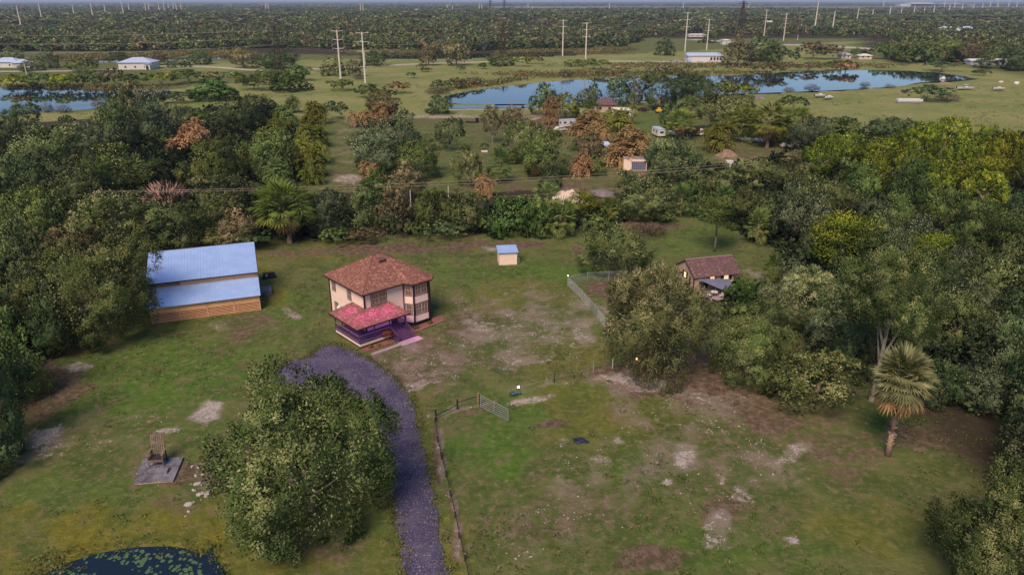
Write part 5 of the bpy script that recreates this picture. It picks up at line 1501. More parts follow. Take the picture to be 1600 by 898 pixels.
MB().tube((0,0,.68),(0,0,.73),.55,.55,14).build('tabletop', M['white'], tb)
for a in (0,1.57,3.14,4.71): MB().tube((math.cos(a)*.3,math.sin(a)*.3,0),(math.cos(a)*.35,math.sin(a)*.35,.68),.025).build('leg', M['white'], tb)
def chair(loc, rz, label):
    c = empty('patio_chair', loc, rz, label, 'chair', 'white patio chairs')
    MB().box(-.24,.24,-.24,.24,.4,.45).build('seat', M['white'], c); MB().box(-.24,.24,.2,.24,.452,.95).build('backrest', M['white'], c)
    for x, y in ((-.2,-.2),(.2,-.2),(-.2,.18),(.2,.18)): MB().tube((x,y,0),(x,y,.4),.02).build('leg', M['white'], c)
chair(cl(1.1,-2.7), 1.3, 'white chair left of the round table on the cottage patio')
chair(cl(2.7,-3.4), 3.4, 'white chair in front of the round table on the cottage patio')
# ------------------------------------------------------------------ fences
def chain_fence(name, pts, label, h=1.45, gap=True):
    o = empty(name, pts[0], 0, label, 'fence'); b = pts[0]
    for p in pts:
        q_ = p - b; MB().tube(q_ + Vector((0,0,-.1)), q_ + Vector((0,0,h + .06)), .04, .04, 6).blob(q_ + Vector((0,0,h+.08)), (.055,.055,.05), 1, 6, 4, 0).build('post', M['galv'], o)
    mb = MB(); mesh = MB()
    for i in range(len(pts) - 1):
        a = pts[i] - b; c = pts[i+1] - b; d = c - a; L_ = d.length
        mb.tube(a + Vector((0,0,h)), c + Vector((0,0,h)), .025, .025, 5)
        k = int(L_ / .13)
        nseg = int(h / .13)
        for j in range(-nseg, k + nseg):      # crossing wires
            for s in (1, -1):
                t0 = j / k; t1 = t0 + s * (nseg / k)
                z0, z1 = .03, h - .02
                ta, tb_ = t0, t1
                za, zb = z0, z1
                lo, hi = min(ta, tb_), max(ta, tb_)
                if hi <= 0 or lo >= 1: continue
                def cut(t): return z0 + (z1 - z0) * (t - t0) / (t1 - t0)
                a_ = min(max(ta, 0), 1); b_ = min(max(tb_, 0), 1)
                p0 = a + d * a_ + Vector((0,0,cut(a_))); p1 = a + d * b_ + Vector((0,0,cut(b_)))
                mesh.tube(p0, p1, .0045, .0045, 3, cap=False)
    mb.build('top_rail', M['galv'], o)
    w = mesh.build('wire_mesh', M['galv'], o); w['kind'] = 'stuff'
    return o
chain_fence('chain_link_fence', [G(887,446), G(897,456), G(909,468.6), G(921,482), G(934,497), G(945,512)], 'galvanised chain link fence slanting down left of the kennel yard')
chain_fence('chain_link_fence', [G(887.6,445.5), G(918,440), G(951,438), G(985,436)], 'chain link fence at the back of the kennel yard')
chain_fence('chain_link_fence', [G(1073.5,547), G(1114,547), G(1150,548)], 'short chain link fence between the feathery tree and the bushy oak')
# dark post and rail fence beside the drive
fp = [(680,660),(684,690),(690,716),(697,745),(704,775),(711,808),(718,840),(726,875),(734,912)]
fn = empty('rail_fence', G(*fp[0]), 0, 'dark low rail fence running along the right side of the driveway', 'fence'); b = G(*fp[0])
for i, p in enumerate(fp):
    q_ = G(*p) - b; h_ = .75 + .1 * math.sin(i * 7)
    o = MB().tube(q_ + Vector((0,0,-.1)), q_ + Vector((.05*math.sin(i*3),0,h_)), .08, .07, 7).build('post', M['darkwood'], fn)
    MB().tube(q_ + Vector((.05*math.sin(i*3),0,h_+.002)), q_ + Vector((.05*math.sin(i*3),0,h_+.03)), .075, .06, 7).build('post_top', M['tanwood'], o)
for i in range(len(fp) - 1):
    a = G(*fp[i]) - b; c = G(*fp[i+1]) - b
    MB().tube(a + Vector((0,0,.55)), c + Vector((0,0,.55 + .06*math.sin(i*5))), .045, .045, 5).build('rail', M['darkwood'], fn)
fp = [(680,657),(714,641),(748,632)]
fn = empty('rail_fence', G(*fp[0]), 0, 'short dark fence from the driveway corner to the metal gate', 'fence'); b = G(*fp[0])
for i, p in enumerate(fp):
    q_ = G(*p) - b + Vector((.05,.15,0)); h_ = 1.35
    o = MB().tube(q_ + Vector((0,0,-.1)), q_ + Vector((0,0,h_)), .10, .09, 8).build('post', M['darkwood'], fn)
    MB().tube(q_ + Vector((0,0,h_+.002)), q_ + Vector((0,0,h_+.04)), .095, .07, 8).build('post_top', M['tanwood'], o)
for i in range(2):
    a = G(*fp[i]) - b + Vector((.05,.15,0)); c = G(*fp[i+1]) - b + Vector((.05,.15,0))
    for z in ((.9,) if i else (.5,)): MB().tube(a + Vector((0,0,z)), c + Vector((0,0,z+.1)), .05, .05, 5).build('rail', M['darkwood'], fn)
# field gate
ga, gb = G(750.5,635.5), G(794,658)
gt = empty('field_gate', ga, 0, 'silver tubular metal gate standing open at the corner of the paddock', 'gate')
d = gb - ga
frm = MB()
def gp(t, z): return d * t + Vector((0,0,z))
z0, z1 = .12, 1.42
frm.tube(gp(0,z0-.1), gp(0,z1+.1), .04).tube(gp(1,z0), gp(1,z1), .03).tube(gp(0,z0), gp(1,z0), .03).tube(gp(0,z1), gp(1,z1), .03)
frm.build('gate_frame', M['galv'], gt)
for k in range(1, 5): MB().tube(gp(.005,z0+(z1-z0)*k/5), gp(.995,z0+(z1-z0)*k/5), .022).build('bar', M['galv'], gt)
MB().tube(gp(.5,z0+.03), gp(.5,z1-.03), .035).build('brace', M['galv'], gt)
gpost = MB().tube((0,0,-.1),(0,0,1.6),.10,.10,8).build('gate_post', M['tanwood']); gpost.location = ga + Vector((-.22,.1,0)); tag(gpost, 'tan wooden post holding the silver field gate', 'post')
# thin line of posts along the ditch
for (x, yt, yb, lab) in ((866,584,598,'dark short post on the ditch line right of the globe lamp'),(927,566,581,'grey thin post on the ditch line left of the feathery tree'),(897,585,592,'lowest stub post on the ditch line'),(957,559,575,'pale bright post just left of the feathery tree base')):
    g0 = G(x, yb); zt = at_dist(x, yt, g0.y).z
    o = MB().tube((0,0,-.1),(0,0,zt),.06,.05,6).build('fence_post', M['white' if x == 957 else ('galv' if x == 927 else 'darkwood')]); o.location = g0; tag(o, lab, 'post', 'posts along the ditch')
ww = MB(); pr_ = [G(795,618), G(866,598), G(897,592), G(927,581), G(957,575)]
for i in range(4): ww.tube(pr_[i]+Vector((0,0,.7)), pr_[i+1]+Vector((0,0,.7)), .012, .012, 4)
o = ww.build('fence_wire', M['galv']); tag(o, 'single wire strung between the thin posts along the ditch', 'wire')

# ------------------------------------------------------------------ lamps
g0 = G(810, 614)
lp = empty('globe_lamp', g0, 0, 'lit white globe lamp on a short post in the grass near the gate', 'lamp')
MB().tube((0,0,0),(0,0,.62),.03,.03,6).build('post', M['darkwood'], lp)
MB().blob((0,0,.78),(.12,.12,.12),1,12,8,0).build('globe', glow('white_globe', (1,.92,.8), 7), lp)
l = lamp('globe_light', (0,0,1.1), 9, (1,.9,.75), .12, lp)
o = MB().blob((0,0,.18),(.55,.35,.22),4,9,5,.35).blob((.5,.1,.14),(.3,.25,.16),5,8,5,.3).build('garden_tarp', plain('dark_teal_tarp', (.03,.07,.09), .6)); o.location = G(803,616); tag(o, 'crumpled dark teal tarp lying beside the globe lamp', 'tarp')
g0 = G(994, 580)
lp = empty('tree_lamp', g0, 0, 'small orange lamp glowing under the big feathery tree', 'lamp')
MB().tube((0,0,0),(0,0,1.5),.03,.03,6).build('post', M['darkwood'], lp)
MB().blob((0,0,1.6),(.12,.12,.12),1,10,6,0).build('bulb', glow('orange_bulb', (1,.50,.15), 9), lp)
lamp('tree_light', (-.15,-.3,1.55), 16, (1,.52,.2), .1, lp)
lg = empty('cut_branches', G(980, 587), 0, 'pale cut branches heaped under the orange lamp', 'branches')
for k in range(10):
    a = k * .63; MB().tube((math.cos(a)*.3, math.sin(a)*.2, .05), (math.cos(a*1.7)*.9, math.sin(a*2.1)*.4, .15+.9*(k % 3)*.5), .05, .02, 5).build('branch', M['palebark'], lg)
# security light on the fence corner
p = G(887,446); o = MB().blob((0,0,1.62),(.07,.07,.07),1,8,5,0).build('fence_light', glow('warm_fence_bulb', (1,.72,.5), 4)); o.location = p; tag(o, 'small warm light on the corner post of the chain link fence', 'light')

# ------------------------------------------------------------------ giant chair on its slab
slab_pts = [(224.6,719),(287,716),(271.8,752),(209.4,758)]
sp_ = [G(*p)[:2] for p in slab_pts][::-1]
c0 = G(250, 735)
slab = MB().prism([(x-c0.x, y-c0.y) for x, y in sp_], -.05, .22).build('concrete_slab', M['concrete']); slab.location = c0; tag(slab, 'stained grey concrete slab under the giant wooden chair', 'slab')
stp = MB().prism([(G(*p).x-c0.x, G(*p).y-c0.y) for p in ((226,746),(262,743),(265.5,735.5),(229,739))], 0, .27).build('concrete_step', M['concrete']); stp.location = c0 + Vector((0,0,.222)); tag(stp, 'low rectangular concrete block on the slab before the giant chair', 'block')
tm_ = MB().tube((G(210,758)-c0)+Vector((0,0,.1)), (G(271,753)-c0)+Vector((0,0,.1)), .09, .09, 6).build('edge_timber', M['tanwood']); tm_.location = c0; tag(tm_, 'pale timber along the front edge of the concrete slab', 'timber')
gc = empty('giant_chair', G(248, 727) + Vector((0,0,.22)), R(8), 'giant weathered wooden chair with tall slatted back on the concrete slab', 'chair')
MB().box(-.78,.78,-.65,.55,.80,.86).build('seat', M['darkwood'], gc)
MB().box(-.84,.84,-.72,-.655,.60,.84).build('seat_front', M['weathered'], gc)
for k in range(7):
    x = -.66 + .22 * k; hh = 2.85 + .32 * math.cos((k-3)/3*1.4)
    MB().hexa([(x-.08,.50,.70),(x+.08,.50,.70),(x+.08,.55,.70),(x-.08,.55,.70)],[(x-.08,1.15,hh),(x+.08,1.15,hh),(x+.08,1.20,hh),(x-.08,1.20,hh)]).build('back_slat', M['weathered'], gc)
MB().box(-.82,.82,.78,.84,1.55,1.68).build('back_rail', M['darkwood'], gc)
for x in (-.80,.80):
    MB().box(x-.06,x+.06,-.64,-.52,0,1.35).build('leg', M['weathered'], gc); MB().box(x-.06,x+.06,.56,.68,0,1.35).build('leg', M['darkwood'], gc)
    MB().box(x-.14,x+.14,-.74,.75,1.352,1.40).build('armrest', M['weathered'], gc)
gc.scale = (.80, .80, .90)
# stones near the slab
stones = [(314,773,.32,'rounded pale stone, left of the two big ones below the huge oak'),(326,772,.38,'flat pale stone touching the huge oak edge'),(303,766,.2,'small pale stone above the rounded one'),(309,756,.28,'grey pale stone nearest the concrete slab row'),(317,757,.2,'ring shaped small stone beside the grey pale stone'),
  (295,789,.34,'wide pale stone lying lowest left in the stone trail'),(302,786,.2,'small stone touching the wide pale stone'),(295,799,.15,'tiny stone below the wide pale stone'),(290,806,.11,'lowest tiny stone of the trail toward the pond'),(306,743,.18,'small stone at the top of the stone trail'),(318,741,.2,'white stone at the top right of the stone trail'),(300,729,.18,'uppermost stone between slab and huge oak'),(311,731,.18,'second uppermost stone between slab and huge oak')]
for i, (x, y, s, lab) in enumerate(stones):
    o = MB().blob((0,0,s*.25),(s*1.25,s*.8,s*.5),i,9,5,.2).build('stone', M['whitestone']); o.location = G(x,y); o.rotation_euler = (0,0,i*1.3); tag(o, lab, 'stone', 'pale stones by the slab')
o = MB().blob((0,0,.12),(.75,.4,.22),9,10,5,.35).blob((.6,-.2,.08),(.5,.22,.12),3,8,4,.3).build('blue_tarp', M['navy']); o.location = G(905,689); tag(o, 'small crumpled dark blue tarp lying in the paddock', 'tarp')
# lily pads
pads = []
rp_ = random.Random(21); wp = world_poly(POND_NEAR)
lily = MB(); lily.prism([(math.cos(t), math.sin(t)) for t in [.35 + k*(2*math.pi-.7)/10 for k in range(11)]] + [(.15,0)], 0, .012)
lm_ = lily.mesh('lily_pad', plain('lily_pad_green', (.09,.15,.07), .5, (.05,.10,.045), 2))
cnt = 0
clx = [(rp_.uniform(75,330), rp_.uniform(864,915)) for _ in range(16)]
while cnt < 170:
    c = clx[rp_.randrange(16)]; p = G(c[0] + rp_.gauss(0,16), c[1] + rp_.gauss(0,6))
    if p.y < 40 or not inpoly(np.array([p.x]), np.array([p.y]), wp)[0]: continue
    px_, py_ = pix(*p)
    if py_ < 860 or px_ > 318: continue
    s = rp_.uniform(.07,.20)
    o = put(lm_, 'lily_pad', None, (p.x, p.y, .072 + .0125*(cnt % 2)), rp_.uniform(0,6.28), (s,s,1)); cnt += 1
    tag(o, 'round green lily pad floating on the dark near pond', 'lily pad', 'lily pads on the near pond')
    o['kind'] = 'thing'

# ------------------------------------------------------------------ neighbour things
def pile(px, py, w, h, mat, label, seed=0, cat='heap', peaks=1):
    p = G(px, py); dep = p.y*CP+H*SP; r = w/2*dep/F
    n = 26; rr = random.Random(seed); mb = MB()
    for i in range(n+1):
        for j in range(n+1):
            x = -1+2*i/n; y = -1+2*j/n
            d_ = math.hypot(x, y); z = .5 + .5*math.cos(math.pi*min(1, d_*(1+.25*math.sin(3*math.atan2(y,x)+seed))))
            if peaks == 2: z = max(0, 1-math.hypot((x+.35)/.8, y))**.8*.9 + .75*max(0, 1-math.hypot((x-.4)/.6, y/.8))**.8
            z = z*h*(1+rr.uniform(-.10,.10)) + rr.uniform(0,.05)*h*(d_<1) - .06
            mb.v.append((x*r, y*r*.75, z))
    for i in range(n):
        for j in range(n):
            a = i*(n+1)+j; mb.f.append([a, a+n+1, a+n+2, a+1])
    o = mb.build(mat+'_heap' if False else 'heap', M[mat], None, True); o.location = p; tag(o, label, cat)
    return o
pile(888,314,52,2.6,'sandpile','pale sand heap with two peaks behind the broad leaved hedge',1,'sand heap',2)
pile(938,303,56,1.0,'greypile','flat grey mulch heap right of the pale sand heap',2,'mulch heap')
pile(1003,281,34,1.8,'brownpile','brown soil heap in front of the dark round oak',3,'soil heap')
pile(1135,244,36,1.9,'brownpile','low grey brown mound in the open camper lot',4,'mound')
pile(1185,155,22,2.0,'greypile','grey mound at the right end of the long tree clump',6,'mound')
pile(1475,131,30,.9,'brownpile','brown brush heap on the far bank at the right pond end',7,'brush heap')

def simple_house(px, py, w, d, eave, ridge, az, label, wallm, roofm, hip=True, doors=3, name='house', cat='house', ov=.6):
    p = G(px, py); o = empty(name, p, az, label, cat)
    MB().box(-w/2, w/2, 0, d, -.05, eave).build('wall', M[wallm], o)
    E_ = [(-w/2-ov,-ov,eave),(w/2+ov,-ov,eave),(w/2+ov,d+ov,eave),(-w/2-ov,d+ov,eave)]
    k = min(w, d)/2 if hip else -ov
    ra, rb = (-w/2+k, d/2, ridge), (w/2-k, d/2, ridge)
    mb = MB(); mb.v += E_ + [ra, rb] + [(x, y, eave-.18) for x, y, z in E_]
    mb.f += [[0,1,5,4],[1,2,5],[2,3,4,5],[3,0,4]] + [[(i+1)%4, i, 6+i, 6+(i+1)%4] for i in range(4)]
    mb.build('roof', M[roofm], o)
    for i in range(doors):
        x = -w/2 + w*(i+.7)/(doors+.4)
        a = MB().box(x-.6,x+.6,-.05,-.003,1.0,2.2).build('window', M['winframe'], o)
        MB().box(x-.5,x+.5,-.07,-.053,1.1,2.1).build('pane', M['glass'], a)
    return o
h_ = simple_house(212,109,20,14,4.3,7.0,R(6),'white house with pale blue hip roof beyond the left pond','white','blueroof',True,3)
MB().box(6.5,9.6,-2.2,-.06,0,3.2).build('porch', M['white'], h_); MB().box(7.2,8.8,-2.25,-2.203,0,2.5).build('door', M['glass'], h_)
MB().box(6.2,10.0,-2.6,-.61,3.3,3.5).build('porch_roof', M['blueroof'], h_)
simple_house(8,106,16,10,3.5,6,R(0),'white house half hidden by trees at the far left edge','white','blueroof',True,2)
simple_house(34,106,10,8,3,5,R(20),'small white and blue outbuilding beside the far left house','white','blueroof',True,1)
h_ = simple_house(1101,97.5,24,9,4.4,6.2,R(2),'long white building with pale blue roof across the far pond','white','blueroof',False,0)
for x in (4.5,6.8,9.0,11.0): 
    a = MB().box(x-.8,x+.8,-.06,-.003,1.2,3.4).build('window', M['winframe'], h_); MB().box(x-.65,x+.65,-.08,-.063,1.4,3.2).build('pane', M['glass'], a)
MB().box(-11.9,-9.5,-.06,-.003,.1,3.6).build('door', M['blueroof'], h_)
simple_house(945,176,8.5,7,3.0,5.2,R(-8),'mauve hip roofed house hidden among palms on the neighbour lot','ctan','shingle2',True,2)
simple_house(973,183,7.5,4,2.6,3.2,R(-10),'white flat roofed trailer beside the mauve roofed house','white','white',False,2,'trailer','trailer',.1)
simple_house(1322,92,8,6,3,4.2,R(10),'cream house behind the twiggy bushes on the far bank','sandpile','blueroof',True,2)
simple_house(1352,93,9,6,2.6,3.8,R(-5),'beige low house right of the cream far bank house','sandpile','white',True,2)
simple_house(1488,55,34,22,5,10,R(10),'large pale blue roofed house deep in the right forest','white','blueroof',True,2)
simple_house(1514,53,22,16,5,9,R(0),'smaller pale blue roofed house right of the large one','white','blueroof',True,2)
simple_house(1545,101,26,7,2.6,3.6,R(4),'long low greyish white shed at the forest edge on the right','blueroof','white',False,2,'long_shed','shed')
simple_house(1090,58,22,8,2.6,3.6,R(3),'white row building in the distant forest left of the round tree','white','white',True,3)
simple_house(1135,70,8,6,4,5,R(3),'tiny cream hut beside the distant round tree','white','white',True,1,'hut','hut')
simple_house(1200,42,40,20,5,9,R(3),'distant white house behind the concrete poles','white','white',True,3)
simple_house(937,62,16,5,2.2,3,R(0),'distant blue grey shed among trees left of the middle poles','blueroof','blueroof',False,1,'shed','shed')
simple_house(957,62,12,5,2.2,3,R(0),'second distant blue grey shed just right of its twin','blueroof','blueroof',False,1,'shed','shed')
simple_house(209,22,46,30,6,11,R(3),'white roofed building far away among the left poles','white','blueroof',True,2)
simple_house(652,20,40,30,6,12,R(3),'faint white building far away in the middle forest','white','white',True,2)
simple_house(385,19,40,30,6,11,R(3),'faint pale roof far away in the left forest','white','white',True,2)
simple_house(50,34,20,10,4,8,R(3),'tiny white roof in the forest between two left poles','white','white',True,2)
for i, (px_, w_, h2, lab) in enumerate(((1427,300,26,'far white building at the left end of the horizon row'),(1440,260,40,'tallest far white building on the horizon'),(1453,220,26,'third far white building on the horizon row'),(1474,260,22,'far pinkish building in the middle of the horizon row'),(1490,300,26,'far pale building second from right on the horizon'),(1507,240,20,'far pale building at the right end of the horizon row'))):
    simple_house(px_, 10.3, w_*.7, 90, h2*.7, h2*.8, 0, lab, 'white' if i < 3 else 'pinkstone', 'white', True, 0, 'large_building', 'building', 2)
# box container on the lot
p = G(992, 266.5); o = empty('storage_box', p, R(-3), 'pinkish white storage box with dark gate in front of orange palms', 'storage box')
MB().box(-2.9,2.9,0,2.6,0,3.0).build('body', M['cream'], o); MB().box(-3.0,3.0,-.1,2.7,3.003,3.15).build('lid', M['pinkstone'], o)
MB().box(-.9,2.75,-.05,-.003,.15,2.3).build('gate_opening', M['shadecloth'], o)
for k in range(7): MB().box(-.8+.55*k,-.76+.55*k,-.09,-.053,.15,2.3).build('gate_bar', M['trim'], o)
o = MB().box(-.85,.85,-.8,.8,0,1.6).build('water_tank', M['white']); o.location = G(1139,260.5); tag(o, 'white cube tank behind the olive trees on the camper lot', 'tank')
o = MB().box(-.9,.9,-.35,.35,0,.4).build('white_sink', M['white']); o.location = G(757,237.5); tag(o, 'white basin in front of the tiny round shrub', 'basin')
# vehicles
def wheels(o, xs_, y, r=.38):
    for x in xs_:
        for s in (-1, 1):
            w_ = MB().tube((x, s*y-.1, r), (x, s*y+.1, r), r, r, 12).build('wheel', M['rubber'], o)
            MB().tube((x, s*(y+.105)-.01, r), (x, s*(y+.105)+.01, r), r*.5, r*.5, 8).build('rim', M['galv'], w_)
def camper(loc, az, L_, label, bm='white'):
    o = empty('camper', loc, az, label, 'camper')
    mb = MB(); w=1.2
    mb.prism([(-L_/2,-w),(L_/2-.5,-w),(L_/2,-w*.7),(L_/2,w*.7),(L_/2-.5,w),(-L_/2,w)], .55, 2.55); mb.build('body', M[bm], o)
    MB().prism([(-L_/2-.05,-w-.04),(L_/2-.45,-w-.04),(L_/2+.04,-w*.7),(L_/2+.04,w*.7),(L_/2-.45,w+.04),(-L_/2-.05,w+.04)], 2.553, 2.68).build('roof', M['blueroof'], o)
    for x in (-L_*.28, L_*.12):
        for s in (-1,1): MB().box(x-.45,x+.45,min(s*1.203,s*1.23),max(s*1.203,s*1.23),1.5,2.1).build('window', M['glass'], o)
    MB().box(-L_/2-.03,-L_/2-.003,-.6,.6,1.4,2.0).build('window', M['glass'], o)
    MB().tube((L_/2,0,.5),(L_/2+1,0,.45),.06).build('hitch', M['darkwood'], o)
    wheels(o, (-.5,.45), 1.05); return o
camper(G(1028,213), R(100), 6.2, 'white boxy camper, leftmost vehicle on the far lot')
camper(G(887,199), R(20), 5.5, 'white camper among the orange palms near the middle')
def boat(loc, az, L_, label, hullm='white', w=1.15, canopy=False):
    o = empty('boat', loc, az, label, 'boat')
    sec = [(-L_/2,w*.9,.55),(-L_*.1,w,.5),(L_*.25,w*.85,.55),(L_*.42,w*.45,.72),(L_/2,.04,.95)]
    mb = MB()
    for x, hw, zk in sec:
        b_ = len(mb.v); mb.v += [(x,-hw,1.35),(x,-hw*.75,.7 if hw>.1 else 1.0),(x,0,zk-.05),(x,hw*.75,.7 if hw>.1 else 1.0),(x,hw,1.35)]
    for i in range(4):
        for j in range(4):
            a = i*5+j; mb.f.append([a, a+1, a+6, a+5])
    mb.f.append([0,4,3,2,1]); mb.build('hull', M[hullm], o)
    mb = MB(); mb.poly([(x,hw*.93,1.28) for x,hw,z in sec[::-1]] + [(x,-hw*.93,1.28) for x,hw,z in sec]); mb.build('deck', M['white'], o)
    MB().box(-.5,.6,-.5,.5,1.285,1.9).build('console', M['white'], o); MB().box(-L_/2-.4,-L_/2,-.2,.2,.8,1.7).build('outboard_motor', M['rubber'], o)
    if canopy: MB().box(-1.2,.9,-.8,.8,2.5,2.56).build('canopy', M['white'], o); MB().tube((-1.1,-.7,1.28),(-1.1,-.7,2.5),.03).tube((.8,.7,1.28),(.8,.7,2.5),.03).build('canopy_post', M['galv'], o)
    tr = MB().box(-L_*.45,L_*.3,-.6,-.5,.35,.45).box(-L_*.45,L_*.3,.5,.6,.35,.45).build('trailer_frame', M['darkwood'], o); wheels(tr, (-.8,), 1.0, .3)
    return o
boat(G(1052,213), R(110), 6.0, 'white boat on a trailer right beside the boxy camper')
boat(G(1508,141), R(5), 9, 'white boat with canopy at the right end of the long pond', 'white', 1.4, True)
boat(G(1241,233), R(170), 6.5, 'white boat on a trailer at the right end of the camper lot')
boat(G(1252,226), R(165), 6.5, 'second white boat just behind the right end boat')
boat(G(1560,142), R(10), 7, 'low pale boat in the grass near the right edge')
boat(G(1281,153), R(5), 5, 'small pale skiff on the field left of the pontoon boat')
boat(G(1295,156), R(10), 4.5, 'second small pale skiff closer to the pontoon boat')
# long pipe like boat hull / sailboat on a trailer
o = empty('long_boat', G(1190,224), R(-20), 'very long slim pale blue hull lying on stands before the palms', 'boat')
mb = MB(); mb.path([(-6.6,0,1.1),(-5.5,0,1.05),(0,0,1.0),(5.5,0,1.05),(6.8,0,1.35)], [.15,.55,.75,.6,.05], 12); mb.build('hull', M['blueroof'], o)
MB().box(-3,2.5,-.15,.15,.1,.5).build('keel', M['rubber'], o); MB().box(-5.4,-5.2,-.7,.7,0,.7).box(4.4,4.6,-.7,.7,0,.7).build('stand', M['darkwood'], o)
MB().tube((-1,0,1.6),(5.6,0,1.9),.06).build('mast', M['white'], o)
# pontoon boat
o = empty('pontoon_boat', G(1420,161), R(-3), 'white pontoon boat parked alone on the green field', 'boat')
for y in (-1.0,1.0): MB().path([(-5.4,y,.45),(-5.0,y,.42),(4.6,y,.42),(5.4,y,.62)], [.30,.36,.36,.05], 10).build('pontoon', M['galv'], o)
MB().box(-5.2,5.2,-1.3,1.3,.85,.95).build('deck', M['white'], o)
MB().box(-5.1,5.0,-1.3,-1.25,.953,1.75).box(-5.1,5.0,1.25,1.3,.953,1.75).box(-5.1,-5.05,-1.24,1.24,.953,1.75).build('side_panel', M['white'], o)
for x in (-3.6,-1.2,1.4,3.6): MB().box(x-.7,x+.7,.4,1.2,.953,1.55).build('bench', M['white'], o)
MB().tube((-5.0,-1.2,.95),(-5.0,-1.2,2.7),.04).build('pole', M['galv'], o); wheels(MB().box(-4,4,-.5,.5,.3,.36).build('trailer_frame', M['darkwood'], o), (-.5,.5), 1.0, .28)
# truck
o = empty('truck', G(1092,213), R(175), 'dark box truck with white cab beside the lime palm clump', 'truck')
MB().box(0,4.6,-1.15,1.15,.75,3.1).build('cargo_box', M['trim'], o)
MB().prism([(-2.1,-1.0),(-.05,-1.0),(-.05,1.0),(-2.1,1.0)], .6, 1.5).build('cab', M['white'], o)
MB().hexa([(-1.5,-.95,1.503),(-.05,-.95,1.503),(-.05,.95,1.503),(-1.5,.95,1.503)],[(-1.1,-.9,2.3),(-.05,-.9,2.3),(-.05,.9,2.3),(-1.1,.9,2.3)]).build('cab_top', M['white'], o)
MB().box(-1.35,-.3,-.99,-.96,1.55,2.1).box(-1.35,-.3,.96,.99,1.55,2.1).build('window', M['glass'], o); wheels(o, (-1.2,2.9,3.8), 1.0, .48)
def car(loc, az, label, mat, van=False):
    o = empty('parked_car', loc, az, label, 'car')
    mb = MB(); prof = [(-2.2,.35),(2.15,.35),(2.2,.75),(1.3,.95),(.6,1.45),(-1.2,1.5),(-2.0,1.0),(-2.25,.9)]
    b_ = len(mb.v); n_ = len(prof)
    for y in (-.88,.88): mb.v += [(x, y*(.85 if z>1.2 else 1), z) for x, z in prof]
    mb.f.append(list(range(n_))); mb.f.append(list(range(n_, 2*n_))[::-1])
    for i in range(n_): j=(i+1)%n_; mb.f.append([j,i,n_+i,n_+j])
    mb.build('body', M[mat], o)
    MB().hexa([(.72,-.72,1.36),(1.22,-.8,1.0),(1.22,.8,1.0),(.72,.72,1.36)],[(.76,-.70,1.40),(1.27,-.78,1.04),(1.27,.78,1.04),(.76,.70,1.40)]).build('windscreen', M['glass'], o)
    MB().box(-1.5,.6,-.885,-.80,1.02,1.33).box(-1.5,.6,.80,.885,1.02,1.33).build('side_window', M['glass'], o); wheels(o, (-1.4,1.35), .82, .33); return o
car(G(941,219), R(100), 'pale lilac car between the brown and orange palms', 'blueroof'); car(G(946,229), R(95), 'second pale lilac car, nearer one behind the orange palm tree', 'blueroof')
car(G(1005,174), R(10), 'dark red brown car under the far dark oaks', 'trim'); car(G(876,205), R(30), 'white car tucked below the left orange palm', 'white')
car(G(1231,231), R(5), 'white car at the left of the two right end boats', 'white'); car(G(822,180) + Vector((40*.38,0,0)), R(80), 'dark car in the shade left of the first orange palm', 'trim')
o = empty('excavator', G(1030,177), R(5), 'small yellow tracked loader by the far dark oaks', 'loader')
MB().box(-1.4,1.4,-.8,.8,.2,.7).build('track', M['rubber'], o); yel = plain('yellow_machine_paint', (.70,.42,.05), .5)
MB().prism([(-1.3,-.75),(.9,-.75),(1.2,0),(.9,.75),(-1.3,.75)], .703, 1.4).build('body', yel, o); MB().box(-.6,.3,-.5,.5,1.403,2.1).build('cab', yel, o)
MB().tube((.9,0,1.2),(2.3,0,1.7),.12).tube((2.3,0,1.7),(3.0,0,.5),.10).build('boom', yel, o)
o = empty('junk_pile', G(735,192), 0, 'black junk pile with tyres on the neighbour grass', 'junk'); 
for i in range(6): MB().tube((i*.7-1.6,math.sin(i*2)*.4,.0),(i*.7-1.6,math.sin(i*2)*.4,.3+.2*(i%2)),.5,.5,10).build('tyre', M['rubber'], o)
MB().box(1.8,3.0,.2,1.2,0,1.6).build('crate', M['black'], o)
o = empty('lumber_pile', G(745+0,196), 0, None, None) if False else None
lb = empty('lumber_pile', G(741+0, 187.5) + Vector((22,0,0)), .2, 'pale lumber and debris heap left of the ragged white trunked tree', 'lumber')
for i in range(9): MB().box(-2.6+.3*i,-.1+.35*i,-.6+.22*i,-.48+.22*i,.02+.05*i,.12+.05*i).build('plank', M['sandpile' if i % 2 else 'brownpile'], lb)

